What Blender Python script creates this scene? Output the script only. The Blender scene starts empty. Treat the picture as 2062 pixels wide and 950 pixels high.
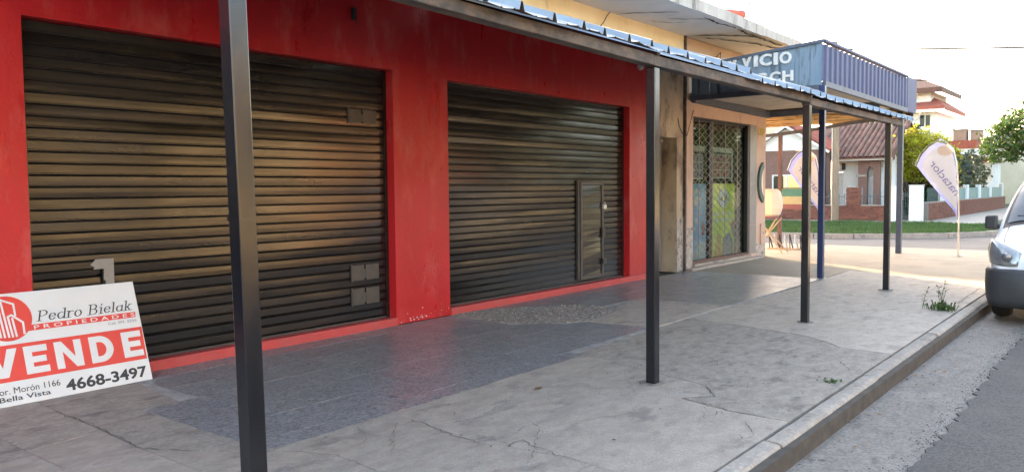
import bpy, math, random
import numpy as np
from mathutils import Vector, Matrix
random.seed(7); RNG = np.random.default_rng(7)
SC = bpy.context.scene
C = SC.collection
PI = math.pi
# ------------------------------------------------------------------ camera
cam = bpy.data.cameras.new('camera'); camo = bpy.data.objects.new('camera', cam); C.objects.link(camo)
cam.sensor_width = 36; cam.lens = 36*1620/2062; cam.clip_start = .05; cam.clip_end = 2000
Rw = np.array([[0.62183186, -0.05065349, 0.78151095], [-0.78309959, -0.02880834, 0.62122871], [-0.00895337, -0.99830071, -0.05758067]])
camo.matrix_world = Matrix([[Rw[i, 0], -Rw[i, 1], -Rw[i, 2], (0, 0, 1.5)[i]] for i in range(3)] + [[0, 0, 0, 1]])
SC.camera = camo
# ------------------------------------------------------------------ sky and sun
SUN_EL = math.radians(15); SUN_AZ = math.atan2(.62, .785)          # azimuth clockwise from +Y
w = bpy.data.worlds.new('World'); SC.world = w; w.use_nodes = True
nt = w.node_tree; bg = nt.nodes['Background']
sky = nt.nodes.new('ShaderNodeTexSky'); sky.sky_type = 'NISHITA'; sky.sun_disc = False
sky.sun_elevation = SUN_EL; sky.sun_rotation = SUN_AZ; sky.air_density = .75; sky.dust_density = 2.2; sky.ozone_density = 0.0
wb = nt.nodes.new('ShaderNodeMix'); wb.data_type = 'RGBA'; wb.blend_type = 'MULTIPLY'; wb.inputs[0].default_value = 1; wb.inputs[7].default_value = (1.12, 1.0, .86, 1)   # the phone's warm white balance, the same all over the sky
nt.links.new(sky.outputs[0], wb.inputs[6]); nt.links.new(wb.outputs[2], bg.inputs[0]); bg.inputs[1].default_value = .15
sl = bpy.data.lights.new('sun', 'SUN'); sl.energy = 2.0; sl.angle = math.radians(.5); sl.color = (1, .70, .37)
so = bpy.data.objects.new('sun', sl); C.objects.link(so)
sv = Vector((math.sin(SUN_AZ)*math.cos(SUN_EL), math.cos(SUN_AZ)*math.cos(SUN_EL), math.sin(SUN_EL)))
so.rotation_euler = sv.to_track_quat('Z', 'Y').to_euler(); so.location = (20, 30, 30)
SC.view_settings.view_transform = 'Standard'; SC.view_settings.look = 'None'
SC.view_settings.gamma = 1; SC.view_settings.exposure = 3.35
SC.cycles.max_bounces = 7; SC.cycles.diffuse_bounces = 4

# ------------------------------------------------------------------ helpers
def lin(*c):
    return tuple((x/255/12.92 if x/255 <= .04045 else ((x/255+.055)/1.055)**2.4) for x in c)

def mat(name, col, rough=.7, col2=None, scale=4, lo=.35, hi=.7, bump=0, bscale=40, metal=0, spec=.5, stretch=(1, 1, 1),
        col3=None, scale3=1.2, lo3=.5, hi3=.72, rvar=0, transl=0, island=0, objvar=0, coat=0, bstretch=None, fine=None, bdist=.01):
    m = bpy.data.materials.new(name); m.use_nodes = True
    n = m.node_tree.nodes; L = m.node_tree.links; b = n['Principled BSDF']
    b.inputs['Roughness'].default_value = rough; b.inputs['Metallic'].default_value = metal
    b.inputs['Specular IOR Level'].default_value = spec; b.inputs['Coat Weight'].default_value = coat
    tc = n.new('ShaderNodeTexCoord'); oi = n.new('ShaderNodeObjectInfo')
    off = n.new('ShaderNodeVectorMath'); off.operation = 'SCALE'; off.inputs[0].default_value = (37, 23, 51)
    L.new(oi.outputs['Random'], off.inputs['Scale'])
    ad = n.new('ShaderNodeVectorMath'); ad.operation = 'ADD'; L.new(tc.outputs['Object'], ad.inputs[0]); L.new(off.outputs[0], ad.inputs[1])
    def mapped(st):
        mp = n.new('ShaderNodeMapping'); mp.inputs['Scale'].default_value = st; L.new(ad.outputs[0], mp.inputs[0]); return mp.outputs[0]
    vec = mapped(stretch)
    def noise(sc, v, det=8, ro=.66):
        t = n.new('ShaderNodeTexNoise'); t.inputs['Scale'].default_value = sc; t.inputs['Detail'].default_value = det
        t.inputs['Roughness'].default_value = ro; L.new(v, t.inputs['Vector']); return t.outputs[0]
    def ramp(v, a, c):
        r = n.new('ShaderNodeMapRange'); r.inputs[1].default_value = a; r.inputs[2].default_value = c; L.new(v, r.inputs[0]); return r.outputs[0]
    def mix(f, a, c):
        x = n.new('ShaderNodeMix'); x.data_type = 'RGBA'; L.new(f, x.inputs[0])
        for s, q in ((6, a), (7, c)):
            if isinstance(q, tuple): x.inputs[s].default_value = (*q[:3], 1)
            else: L.new(q, x.inputs[s])
        return x.outputs[2]
    cur = tuple(col)
    if col2: cur = mix(ramp(noise(scale, vec), lo, hi), cur, tuple(col2))
    if col3: cur = mix(ramp(noise(scale3, vec, 9, .68), lo3, hi3), cur, tuple(col3))
    if fine:   # (scale, colour, amount): small specks
        vo = n.new('ShaderNodeTexVoronoi'); vo.inputs['Scale'].default_value = fine[0]; L.new(ad.outputs[0], vo.inputs['Vector'])
        sp = n.new('ShaderNodeSeparateColor'); L.new(vo.outputs['Color'], sp.inputs[0])
        mm = n.new('ShaderNodeMath'); mm.operation = 'MULTIPLY'; mm.inputs[1].default_value = fine[2]; L.new(sp.outputs[0], mm.inputs[0])
        cur = mix(mm.outputs[0], cur, fine[1])
    if island or objvar:
        hs = n.new('ShaderNodeHueSaturation')
        if island:
            ge = n.new('ShaderNodeNewGeometry'); src = ge.outputs['Random Per Island']; am = island
        else: src = oi.outputs['Random']; am = objvar
        r = n.new('ShaderNodeMapRange'); r.inputs[3].default_value = 1-am; r.inputs[4].default_value = 1+am; L.new(src, r.inputs[0]); L.new(r.outputs[0], hs.inputs['Value'])
        if island:
            r2 = n.new('ShaderNodeMapRange'); r2.inputs[3].default_value = .5-.035; r2.inputs[4].default_value = .5+.03; L.new(src, r2.inputs[0]); L.new(r2.outputs[0], hs.inputs['Hue'])
        if isinstance(cur, tuple): hs.inputs['Color'].default_value = (*cur, 1)
        else: L.new(cur, hs.inputs['Color'])
        cur = hs.outputs[0]
    if isinstance(cur, tuple): b.inputs['Base Color'].default_value = (*cur, 1)
    else: L.new(cur, b.inputs['Base Color'])
    if rvar:
        r = n.new('ShaderNodeMapRange'); r.inputs[1].default_value = .3; r.inputs[2].default_value = .7
        r.inputs[3].default_value = max(.02, rough-rvar); r.inputs[4].default_value = min(1, rough+rvar)
        L.new(noise(scale*1.7, vec), r.inputs[0]); L.new(r.outputs[0], b.inputs['Roughness'])
    if bump:
        bp = n.new('ShaderNodeBump'); bp.inputs['Strength'].default_value = bump; bp.inputs['Distance'].default_value = bdist
        L.new(noise(bscale, mapped(bstretch) if bstretch else ad.outputs[0], 5), bp.inputs['Height']); L.new(bp.outputs[0], b.inputs['Normal'])
    if transl:
        t = n.new('ShaderNodeBsdfTranslucent'); ms = n.new('ShaderNodeMixShader'); ms.inputs[0].default_value = transl
        if isinstance(cur, tuple): t.inputs[0].default_value = (*cur, 1)
        else: L.new(cur, t.inputs[0])
        L.new(b.outputs[0], ms.inputs[1]); L.new(t.outputs[0], ms.inputs[2]); L.new(ms.outputs[0], n['Material Output'].inputs[0])
    return m

def glass(name, tint=(.8, .9, .9), rough=.02, trans=.92):
    m = bpy.data.materials.new(name); m.use_nodes = True; n = m.node_tree.nodes; L = m.node_tree.links
    n.remove(n['Principled BSDF'])
    g = n.new('ShaderNodeBsdfGlossy'); g.inputs['Roughness'].default_value = rough
    t = n.new('ShaderNodeBsdfTransparent'); t.inputs[0].default_value = (*[x*trans for x in tint], 1)
    fr = n.new('ShaderNodeFresnel'); ge = n.new('ShaderNodeNewGeometry'); mr = n.new('ShaderNodeMapRange'); mr.inputs[3].default_value = 1.5; mr.inputs[4].default_value = 1/1.5; L.new(ge.outputs['Backfacing'], mr.inputs[0]); L.new(mr.outputs[0], fr.inputs[0])
    ms = n.new('ShaderNodeMixShader'); L.new(fr.outputs[0], ms.inputs[0]); L.new(t.outputs[0], ms.inputs[1]); L.new(g.outputs[0], ms.inputs[2])
    L.new(ms.outputs[0], n['Material Output'].inputs[0]); return m

def wloc(o):
    v = Vector((0, 0, 0))
    while o is not None: v += o.location; o = o.parent
    return v

class MB:
    def __init__(s): s.v = []; s.f = []
    def quad(s, *p):
        b = len(s.v); s.v += [tuple(q) for q in p]; s.f.append(tuple(range(b, b+len(p)))); return s
    def hexa(s, p):  # 8 points: bottom 4 ccw, top 4 ccw
        b = len(s.v); s.v += [tuple(q) for q in p]
        s.f += [tuple(b+i for i in q) for q in ((3, 2, 1, 0), (4, 5, 6, 7), (0, 1, 5, 4), (1, 2, 6, 5), (2, 3, 7, 6), (3, 0, 4, 7))]; return s
    def box(s, x0, x1, y0, y1, z0, z1):
        return s.hexa([(x0, y0, z0), (x1, y0, z0), (x1, y1, z0), (x0, y1, z0), (x0, y0, z1), (x1, y0, z1), (x1, y1, z1), (x0, y1, z1)])
    def bar(s, p0, p1, w, h=None, up=(0, 0, 1)):
        h = h or w; p0 = Vector(p0); p1 = Vector(p1); d = (p1-p0).normalized(); u = Vector(up)
        if abs(d.dot(u)) > .98: u = Vector((1, 0, 0))
        a = d.cross(u).normalized(); b = a.cross(d).normalized()
        return s.hexa([p0-a*w/2-b*h/2, p0+a*w/2-b*h/2, p0+a*w/2+b*h/2, p0-a*w/2+b*h/2, p1-a*w/2-b*h/2, p1+a*w/2-b*h/2, p1+a*w/2+b*h/2, p1-a*w/2+b*h/2])
    def tube(s, path, r, n=8, cap=True):
        P = [Vector(p) for p in path]; rs = r if isinstance(r, (list, tuple)) else [r]*len(P)
        b = len(s.v)
        for i, p in enumerate(P):
            d = (P[min(i+1, len(P)-1)]-P[max(i-1, 0)]).normalized(); u = Vector((0, 0, 1)) if abs(d.z) < .95 else Vector((1, 0, 0))
            a = d.cross(u).normalized(); c = a.cross(d)
            for k in range(n):
                t = 2*PI*k/n; s.v.append(tuple(p+a*math.cos(t)*rs[i]+c*math.sin(t)*rs[i]))
        for i in range(len(P)-1):
            for k in range(n):
                s.f.append((b+i*n+k, b+i*n+(k+1) % n, b+(i+1)*n+(k+1) % n, b+(i+1)*n+k))
        if cap: s.f.append(tuple(b+k for k in range(n))[::-1]); s.f.append(tuple(b+(len(P)-1)*n+k for k in range(n)))
        return s
    def lathe(s, prof, c, n=20):
        b = len(s.v)
        for r, z in prof:
            for k in range(n): t = 2*PI*k/n; s.v.append((c[0]+r*math.cos(t), c[1]+r*math.sin(t), c[2]+z))
        for i in range(len(prof)-1):
            for k in range(n): s.f.append((b+i*n+k, b+i*n+(k+1) % n, b+(i+1)*n+(k+1) % n, b+(i+1)*n+k))
        s.f.append(tuple(b+k for k in range(n))[::-1]); s.f.append(tuple(b+(len(prof)-1)*n+k for k in range(n)))
        return s
    def prism(s, poly, f, d0, d1):   # poly of (a,b); f(a,b,d)->xyz
        b = len(s.v); n = len(poly)
        s.v += [tuple(f(a, c, d0)) for a, c in poly]+[tuple(f(a, c, d1)) for a, c in poly]
        s.f.append(tuple(range(b, b+n))); s.f.append(tuple(range(b+n, b+2*n))[::-1])
        for i in range(n): j = (i+1) % n; s.f.append((b+i, b+n+i, b+n+j, b+j))
        return s
    def wall(s, a0, a1, b0, b1, holes, d0, d1, f):   # slab in (a,b) with rectangular holes, between depths d0 (front) and d1
        A = sorted({a0, a1, *[h[0] for h in holes], *[h[1] for h in holes]}); B = sorted({b0, b1, *[h[2] for h in holes], *[h[3] for h in holes]})
        inh = lambda a, b: a < a0 or a > a1 or b < b0 or b > b1 or any(h[0] < a < h[1] and h[2] < b < h[3] for h in holes)
        for i in range(len(A)-1):
            for j in range(len(B)-1):
                p, q, r, t = A[i], A[i+1], B[j], B[j+1]; ma, mb_ = (p+q)/2, (r+t)/2
                if inh(ma, mb_): continue
                s.quad(f(p, r, d0), f(q, r, d0), f(q, t, d0), f(p, t, d0)); s.quad(f(p, t, d1), f(q, t, d1), f(q, r, d1), f(p, r, d1))
                if inh(p-1e-4, mb_): s.quad(f(p, r, d1), f(p, r, d0), f(p, t, d0), f(p, t, d1))
                if inh(q+1e-4, mb_): s.quad(f(q, r, d0), f(q, r, d1), f(q, t, d1), f(q, t, d0))
                if inh(ma, r-1e-4): s.quad(f(p, r, d1), f(q, r, d1), f(q, r, d0), f(p, r, d0))
                if inh(ma, t+1e-4): s.quad(f(p, t, d0), f(q, t, d0), f(q, t, d1), f(p, t, d1))
        return s
    def build(s, name, m, parent=None, smooth=False, bevel=0, loc=None, kind=None, local=False):
        me = bpy.data.meshes.new(name)
        o = bpy.data.objects.new(name, me); C.objects.link(o)
        base = wloc(parent) if parent is not None else Vector((0, 0, 0))
        lc = Vector(loc) if loc is not None else None
        org = Vector((0, 0, 0)) if local else (lc if lc is not None else base)
        me.from_pydata([(x-org.x, y-org.y, z-org.z) for x, y, z in s.v], [], s.f)
        if parent is not None: o.parent = parent
        if lc is not None: o.location = lc-base
        if m: me.materials.append(m)
        if smooth:
            for p in me.polygons: p.use_smooth = True
        if bevel:
            bv = o.modifiers.new('bevel', 'BEVEL'); bv.width = bevel; bv.segments = 2; bv.limit_method = 'ANGLE'
        if kind: o['kind'] = kind
        return o

def tag(o, label, cat, group=None):
    o['label'] = label; o['category'] = cat
    if group: o['group'] = group
    return o
def thing(name, label, cat, loc, group=None):
    o = bpy.data.objects.new(name, None); C.objects.link(o); o.location = loc; o.empty_display_size = .2
    return tag(o, label, cat, group)
def struct(o): o['kind'] = 'structure'; return o
def stuff(o): o['kind'] = 'stuff'; return o
def dup(o, parent=None, loc=None):
    c = o.copy(); C.objects.link(c)
    if parent is not None: c.parent = parent
    if loc is not None: c.location = loc
    return c
def copy_tree(o, loc, label=None):
    r = o.copy(); C.objects.link(r); r.location = loc
    if label: r['label'] = label
    for ch in list(o.children):
        c = ch.copy(); C.objects.link(c); c.parent = r
        for g in list(ch.children):
            d = g.copy(); C.objects.link(d); d.parent = c
    return r

def text_obj(name, s, org, u, v, w_, h, m, parent, depth=.002, bold=0, shear=0, mirror=False, n=None):
    cu = bpy.data.curves.new('t', 'FONT'); cu.body = s; cu.offset = bold; cu.shear = shear; cu.resolution_u = 3
    t = bpy.data.objects.new('t', cu); C.objects.link(t)
    dg = bpy.context.evaluated_depsgraph_get(); dg.update()
    me = bpy.data.meshes.new_from_object(t.evaluated_get(dg)); bpy.data.objects.remove(t)
    P = np.array([q.co[:] for q in me.vertices]); F = [tuple(p.vertices) for p in me.polygons]
    a = P[:, :2].min(0); b = P[:, :2].max(0); Q = (P[:, :2]-a)/(b-a)
    if mirror: Q[:, 0] = 1-Q[:, 0]
    u = np.array(u, float); v = np.array(v, float); org = np.array(org, float)
    nn = np.array(n, float) if n is not None else np.cross(u, v)
    W = org+np.outer(Q[:, 0]*w_, u)+np.outer(Q[:, 1]*h, v)
    mb = MB(); k = len(W); mb.v = [tuple(x) for x in W+nn*depth]+[tuple(x) for x in W]
    mb.f = list(F)
    cnt = {}
    for f in F:
        for i in range(len(f)):
            e = (f[i], f[(i+1) % len(f)]); cnt[frozenset(e)] = cnt.get(frozenset(e), [])+[e]
    for e in cnt.values():
        if len(e) == 1: i, j = e[0]; mb.f.append((i, i+k, j+k, j))
    bpy.data.meshes.remove(me)
    return mb.build(name, m, parent)

def leaves(name, blobs, n, size, m, parent=None, flat=0, shell=.35, seed=1, kind=None):
    """many small leaf faces through the crown's volume, in clumps"""
    r = np.random.default_rng(seed); V = []; tot = sum(b[3]*b[4]*b[5] for b in blobs)
    for cx, cy, cz, rx, ry, rz in blobs:
        k = int(n*rx*ry*rz/tot); nc = max(6, k//28)
        d = r.normal(size=(nc, 3)); d /= np.linalg.norm(d, axis=1)[:, None]
        cl = d*(r.uniform(shell, 1, (nc, 1))**.6)
        idx = r.integers(0, nc, k); spread = .9/(nc**(1/3.))
        p = cl[idx]+r.normal(size=(k, 3))*spread*.55
        V.append(p*np.array([rx, ry, rz])+np.array([cx, cy, cz]))
    P = np.concatenate(V); k = len(P)
    a = r.normal(size=(k, 3)); a[:, 2] *= .6; a /= np.linalg.norm(a, axis=1)[:, None]
    b = r.normal(size=(k, 3)); b -= a*(a*b).sum(1)[:, None]; b /= np.linalg.norm(b, axis=1)[:, None]
    s = size*r.uniform(.6, 1.35, (k, 1)); c = np.cross(a, b)
    v = np.stack([P-a*s, P+b*s*.45+c*s*.12, P+a*s, P-b*s*.45+c*s*.12], 1).reshape(-1, 3)
    mb = MB(); mb.v = [tuple(x) for x in v]; mb.f = [(4*i, 4*i+1, 4*i+2, 4*i+3) for i in range(k)]
    return mb.build(name, m, parent, kind=kind)

# ------------------------------------------------------------------ materials
M = {}
M['concrete'] = mat('concrete_paving', (.445, .388, .325), .68, (.35, .30, .25), 9, lo=.40, hi=.62, bump=.6, bscale=60, col3=(.24, .21, .185), scale3=5, lo3=.55, hi3=.66, stretch=(.6, 1, 1), objvar=.06, rvar=.12, fine=(75, (.27, .245, .225), .4))
M['concrete_old'] = mat('old_concrete', (.41, .36, .30), .8, (.31, .268, .225), 11, lo=.42, hi=.6, stretch=(.6, 1, 1), bump=.5, bscale=45, col3=(.19, .168, .148), scale3=5, lo3=.54, hi3=.64, objvar=.06, fine=(60, (.2, .18, .165), .5))
M['kerb'] = mat('kerb_concrete', (.44, .395, .34), .8, (.29, .268, .24), 5, bump=.5, bscale=60, col3=(.2, .175, .15), scale3=4, lo3=.55, hi3=.7, objvar=.1, fine=(60, (.2, .18, .16), .5))
M['gutter'] = mat('gutter_concrete', (.31, .285, .255), .85, (.21, .19, .17), 5, bump=.8, bscale=55, col3=(.13, .12, .11), scale3=9, lo3=.56, hi3=.68, fine=(55, (.13, .12, .11), .65), stretch=(.6, 1, 1))
M['terrazzo'] = mat('terrazzo_tile', (.155, .15, .153), .36, (.12, .116, .118), 2.5, bump=.08, bscale=140, fine=(62, (.5, .5, .5), .55), rvar=.1, objvar=.03, col3=(.1, .095, .095), scale3=1.4, lo3=.55, hi3=.8)
M['grout'] = mat('grout', (.42, .40, .38), .85, (.2, .19, .18), 6)
M['joint_dirt'] = mat('joint_dirt', (.055, .048, .042), .95, (.1, .09, .075), 9)
M['asphalt'] = mat('asphalt', (.068, .066, .066), .85, (.05, .049, .05), 2, bump=.7, bscale=150, fine=(70, (.17, .165, .16), .5), col3=(.105, .102, .098), scale3=1.3, lo3=.5, hi3=.75)
M['road_concrete'] = mat('road_concrete', (.13, .125, .12), .85, (.10, .096, .092), .6, bump=.3, bscale=50, col3=(.065, .062, .06), scale3=.35, lo3=.5, hi3=.7)
M['rubble'] = mat('rubble_stone', (.32, .29, .26), .85, (.16, .14, .13), 14, island=.35)
M['mortar'] = mat('mortar', (.26, .235, .21), .95, (.15, .135, .12), 20, bump=.8, bscale=60)
M['corner'] = mat('corner_concrete', (.30, .26, .20), .75, (.23, .2, .155), 2, bump=.4, bscale=50, col3=(.16, .14, .115), scale3=1.3, lo3=.55, hi3=.75, fine=(60, (.18, .16, .13), .4))
M['red'] = mat('red_enamel_wall', (.48, .015, .021), .36, (.39, .012, .018), 2.2, spec=.4, bump=.35, bscale=34, bdist=.010, col3=(.50, .10, .09), scale3=3.6, lo3=.52, hi3=.78, rvar=.13, stretch=(1, 1, .35))
M['red_curb'] = mat('red_curb_paint', (.5, .05, .05), .6, (.42, .08, .075), 6, bump=.5, bscale=40, col3=(.3, .2, .18), scale3=5, lo3=.62, hi3=.75)
M['yellow'] = mat('yellow_render', (.76, .64, .40), .85, (.66, .53, .31), 1.6, bump=.3, bscale=30, col3=(.33, .24, .15), scale3=2.8, lo3=.58, hi3=.78, stretch=(1, 1, .35))
M['stained'] = mat('stained_render', (.50, .43, .33), .88, (.37, .30, .22), 2.2, bump=.5, bscale=24, col3=(.15, .125, .10), scale3=2.6, lo3=.5, hi3=.66, stretch=(1, 1, .6))
M['pink'] = mat('pink_render', (.56, .41, .33), .82, (.47, .34, .265), 2, bump=.3, bscale=30, col3=(.29, .23, .19), scale3=3, lo3=.54, hi3=.76, stretch=(1.2, 1, .3))
M['flaking'] = mat('flaking_plaster', (.52, .47, .42), .9, (.3, .26, .22), 9, bump=.8, bscale=22, col3=(.14, .125, .11), scale3=7, lo3=.52, hi3=.62)
M['soffit'] = mat('soffit_concrete', (.75, .70, .65), .85, (.64, .59, .54), 1.6, bump=.35, bscale=16, col3=(.2, .175, .155), scale3=1.8, lo3=.6, hi3=.8, stretch=(1, .5, 1))
M['fascia'] = mat('fascia_concrete', (.42, .415, .395), .9, (.27, .265, .25), 6, bump=.6, bscale=25, col3=(.08, .078, .07), scale3=6, lo3=.56, hi3=.72, stretch=(1, 1, .2))
M['shutter'] = mat('shutter_black_paint', (.010, .0095, .0095), .2, (.018, .016, .0145), 2, spec=.55, stretch=(.4, 1, 2), rvar=.08, objvar=.5, col3=(.024, .021, .019), scale3=1.5, lo3=.6, hi3=.75)
M['shutter_dull'] = mat('shutter_dull_plate', (.05, .045, .042), .5, (.08, .07, .062), 12, spec=.5, bump=.2, bscale=40)
M['post'] = mat('post_gloss_paint', (.006, .007, .010), .2, (.011, .012, .015), 3, spec=.6, bump=.05, bscale=9, rvar=.08, stretch=(1, 1, .4))
M['post_blue'] = mat('post_blue_paint', (.012, .028, .10), .35, (.02, .04, .12), 5, bump=.08, bscale=30)
M['post_grey'] = mat('post_grey_blue', (.075, .09, .125), .45, (.055, .066, .09), 5)
M['post_red'] = mat('post_rust_red', (.16, .075, .07), .55, (.06, .05, .07), 1.4, bump=.2, bscale=30)
M['beam'] = mat('rusted_beam', (.125, .095, .075), .75, (.05, .045, .042), 7, lo=.42, hi=.6, bump=.4, bscale=50, col3=(.22, .13, .08), scale3=4, lo3=.6, hi3=.8, stretch=(.6, 1, 1))
M['sheet'] = mat('galvanised_sheet', (.31, .37, .43), .38, (.24, .29, .34), 3, metal=.5, spec=.5, bump=.06, bscale=12, objvar=.08, rvar=.1)
M['sheet_shaded'] = mat('sheet_shaded_underside', (.06, .05, .045), .75, (.09, .075, .065), 3, metal=.2)  # underside colour darkened to hold the shade below the awning
M['sign_blue'] = mat('sign_blue_paint', (.040, .055, .135), .6, (.055, .072, .155), 5, bump=.12, bscale=20, stretch=(1, 1, .3), col3=(.08, .09, .13), scale3=3, lo3=.6, hi3=.85)
M['sign_pale'] = mat('sign_faded_blue', (.13, .20, .28), .55, (.22, .28, .33), 5, bump=.15, bscale=20, stretch=(1, 1.4, .2), col3=(.035, .05, .07), scale3=5, lo3=.52, hi3=.64)
M['sign_dark'] = mat('sign_trim', (.085, .105, .15), .55, (.06, .07, .09), 6, bump=.1)
M['letter'] = mat('letter_white', (.70, .70, .68), .55, (.5, .5, .48), 14, bump=.1)
M['ceil'] = mat('ceiling_panel', (.62, .57, .50), .7, (.5, .45, .38), 3, col3=(.3, .25, .19), scale3=3, lo3=.6, hi3=.8)
M['rot'] = mat('rotten_boards', (.60, .44, .22), .9, (.42, .29, .13), 5, bump=.8, bscale=30, col3=(.10, .07, .04), scale3=5, lo3=.56, hi3=.64, stretch=(1, .35, 1), objvar=.2)
M['white'] = mat('white_board', (.66, .66, .655), .45, (.60, .60, .59), 3)
M['print_red'] = mat('print_red', (.66, .055, .035), .5, (.6, .05, .03), 4)
M['print_black'] = mat('print_black', (.03, .03, .032), .55)
M['print_grey'] = mat('print_grey', (.2, .2, .2), .55)
M['black'] = mat('black_metal', (.015, .015, .017), .45, (.03, .03, .03), 6)
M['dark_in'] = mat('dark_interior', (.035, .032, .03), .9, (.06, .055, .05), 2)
M['marble'] = mat('grey_marble_tile', (.23, .225, .22), .4, (.17, .165, .165), 5, bump=.06)
M['grille'] = mat('grille_steel', (.26, .24, .22), .5, (.14, .11, .09), 20)
M['rail_rust'] = mat('rusty_rail', (.16, .075, .055), .7, (.09, .06, .05), 12, bump=.3)
M['glass'] = glass('shop_glass')
M['glass_dark'] = glass('car_glass', (.6, .72, .75), .01, .45)
M['door'] = mat('grey_door', (.30, .285, .255), .55, (.22, .205, .18), 4, stretch=(1, 1, .3), bump=.1)
M['leafy'] = mat('indoor_leaf', (.055, .13, .035), .5, island=.5, transl=.3)
M['van'] = mat('van_white_paint', (.84, .845, .85), .45, (.79, .795, .80), 2, coat=.08)
M['plastic'] = mat('van_grey_plastic', (.045, .047, .052), .5, (.055, .057, .06), 8, bump=.12, bscale=120)
M['rubber'] = mat('tyre_rubber', (.018, .018, .018), .8, (.03, .03, .03), 9, bump=.3, bscale=60)
M['lens'] = mat('headlight_lens', (.40, .42, .42), .15, (.24, .26, .27), 9, metal=.5, coat=1, stretch=(1, 2, 1))
M['steel'] = mat('wheel_steel', (.25, .25, .26), .4, metal=.8)
M['brick'] = mat('house_brick', (.20, .072, .045), .85, (.13, .05, .035), 9, objvar=.3, bump=.3, bscale=50)
M['brick_wall'] = mat('brick_courses', (.20, .12, .095), .9, (.14, .08, .065), 7, bump=.5, bscale=25, stretch=(1, 1, 3), col3=(.33, .26, .22), scale3=8, lo3=.6, hi3=.72)
M['hwhite'] = mat('house_white', (.74, .76, .75), .8, (.62, .64, .63), 1.5, bump=.15, col3=(.42, .41, .38), scale3=1.5, lo3=.62, hi3=.85)
M['tile'] = mat('roof_tile', (.19, .085, .06), .8, (.12, .075, .06), 3, objvar=.35, bump=.3, bscale=25, col3=(.09, .075, .065), scale3=3, lo3=.5, hi3=.75)
M['tile_red'] = mat('roof_tile_red', (.33, .085, .05), .8, (.24, .07, .045), 3, objvar=.3, bump=.3)
M['teal'] = mat('teal_paint', (.10, .22, .22), .6, (.14, .27, .26), 4)
M['iron'] = mat('railing_iron', (.055, .10, .10), .5)
M['grass'] = mat('grass_blade', (.062, .125, .03), .6, island=.4, transl=.25)
M['grass_soil'] = mat('grass_soil', (.05, .085, .028), .95, (.09, .08, .045), .9)
M['wood_pole'] = mat('pole_wood', (.30, .23, .16), .85, (.2, .145, .1), 5, bump=.5, bscale=30, stretch=(3, 3, .4), bstretch=(4, 4, .3))
M['leaf_dark'] = mat('leaf_dark', (.035, .075, .02), .6, island=.45, transl=.3)
M['leaf_mid'] = mat('leaf_mid', (.06, .115, .025), .6, island=.45, transl=.35)
M['leaf_yellow'] = mat('leaf_yellow', (.36, .36, .025), .55, island=.35, transl=.6)
M['leaf_hedge'] = mat('leaf_hedge', (.045, .07, .045), .7, island=.4, transl=.15)
M['bark'] = mat('bark', (.10, .075, .055), .95, (.06, .045, .035), 6, bump=.8, bscale=20, stretch=(2, 2, .5))
M['flag'] = mat('flag_cloth', (.86, .84, .66), .8, (.82, .79, .60), 2, transl=.6)
M['flag_edge'] = mat('flag_lilac', (.50, .53, .78), .8, (.43, .45, .70), 3, transl=.6)
M['flag_orange'] = mat('flag_orange', (.82, .60, .42), .8, (.78, .64, .48), 3, transl=.5)
M['flag_text'] = mat('flag_text', (.30, .26, .40), .8, transl=.45)
M['alu'] = mat('alu_pole', (.55, .55, .55), .35, metal=.8)
M['cream'] = mat('cream_drum', (.72, .63, .50), .6, (.66, .57, .45), 3)
M['wood'] = mat('stand_wood', (.46, .38, .26), .7, (.36, .29, .19), 6, stretch=(3, 3, .5))
M['poster_teal'] = mat('poster_teal', (.03, .19, .19), .5, (.05, .23, .22), 3)
M['poster_cream'] = mat('poster_cream', (.42, .42, .30), .5, (.32, .35, .22), 5)
M['poster_rose'] = mat('poster_rose', (.20, .08, .10), .5)
M['p_blue'] = mat('poster_blue', (.25, .46, .74), .45, (.33, .55, .80), 2)
M['p_yellow'] = mat('poster_yellow', (.78, .78, .03), .45, (.70, .72, .03), 2)
M['p_orange'] = mat('poster_orange', (.70, .36, .03), .5)
M['p_red'] = mat('pack_red', (.5, .06, .05), .5, (.6, .35, .3), 18, lo=.45, hi=.55)
M['p_violet'] = mat('pack_violet', (.16, .10, .3), .5, (.5, .4, .4), 18, lo=.45, hi=.55)
M['disc_green'] = mat('disc_green', (.045, .085, .075), .5, (.07, .11, .1), 5)
M['orange_pipe'] = mat('pipe_orange', (.42, .09, .055), .5)
M['clay'] = mat('clay_block', (.36, .23, .16), .9, (.28, .2, .15), 4, bump=.4)
M['grey_roof'] = mat('grey_roof', (.2, .185, .18), .9, (.15, .14, .14), 3)
M['ochre'] = mat('opposite_ochre', (.64, .52, .34), .85, (.56, .45, .28), 1)
M['cream_wall'] = mat('opposite_cream', (.68, .60, .44), .85, (.6, .52, .38), 1)
M['tan_wall'] = mat('opposite_tan', (.70, .60, .42), .85, (.6, .5, .34), 1)
M['terracotta'] = mat('opposite_terracotta', (.52, .25, .12), .85, (.45, .2, .1), 1)
M['dead_leaf'] = mat('dead_leaf', (.26, .16, .06), .7, (.18, .10, .04), 9, objvar=.4)
M['weed'] = mat('weed_leaf', (.075, .135, .035), .6, island=.4, transl=.3)
M['cable'] = mat('cable_black', (.02, .02, .02), .6)
M['earth'] = mat('earth', (.16, .14, .10), .95, (.10, .11, .06), .5)
M['bulb'] = mat('bulb_glass', (.55, .55, .52), .2, (.4, .4, .38), 5)
M['digit'] = mat('digit_gold', (.55, .42, .12), .4, metal=.4)

F = 6.58
# ================================================================== ground, roads, pavement
gm = MB(); gm.quad((-400, -400, -.30), (600, -400, -.30), (600, 400, -.30), (-400, 400, -.30)); struct(gm.build('ground', M['earth']))
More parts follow.
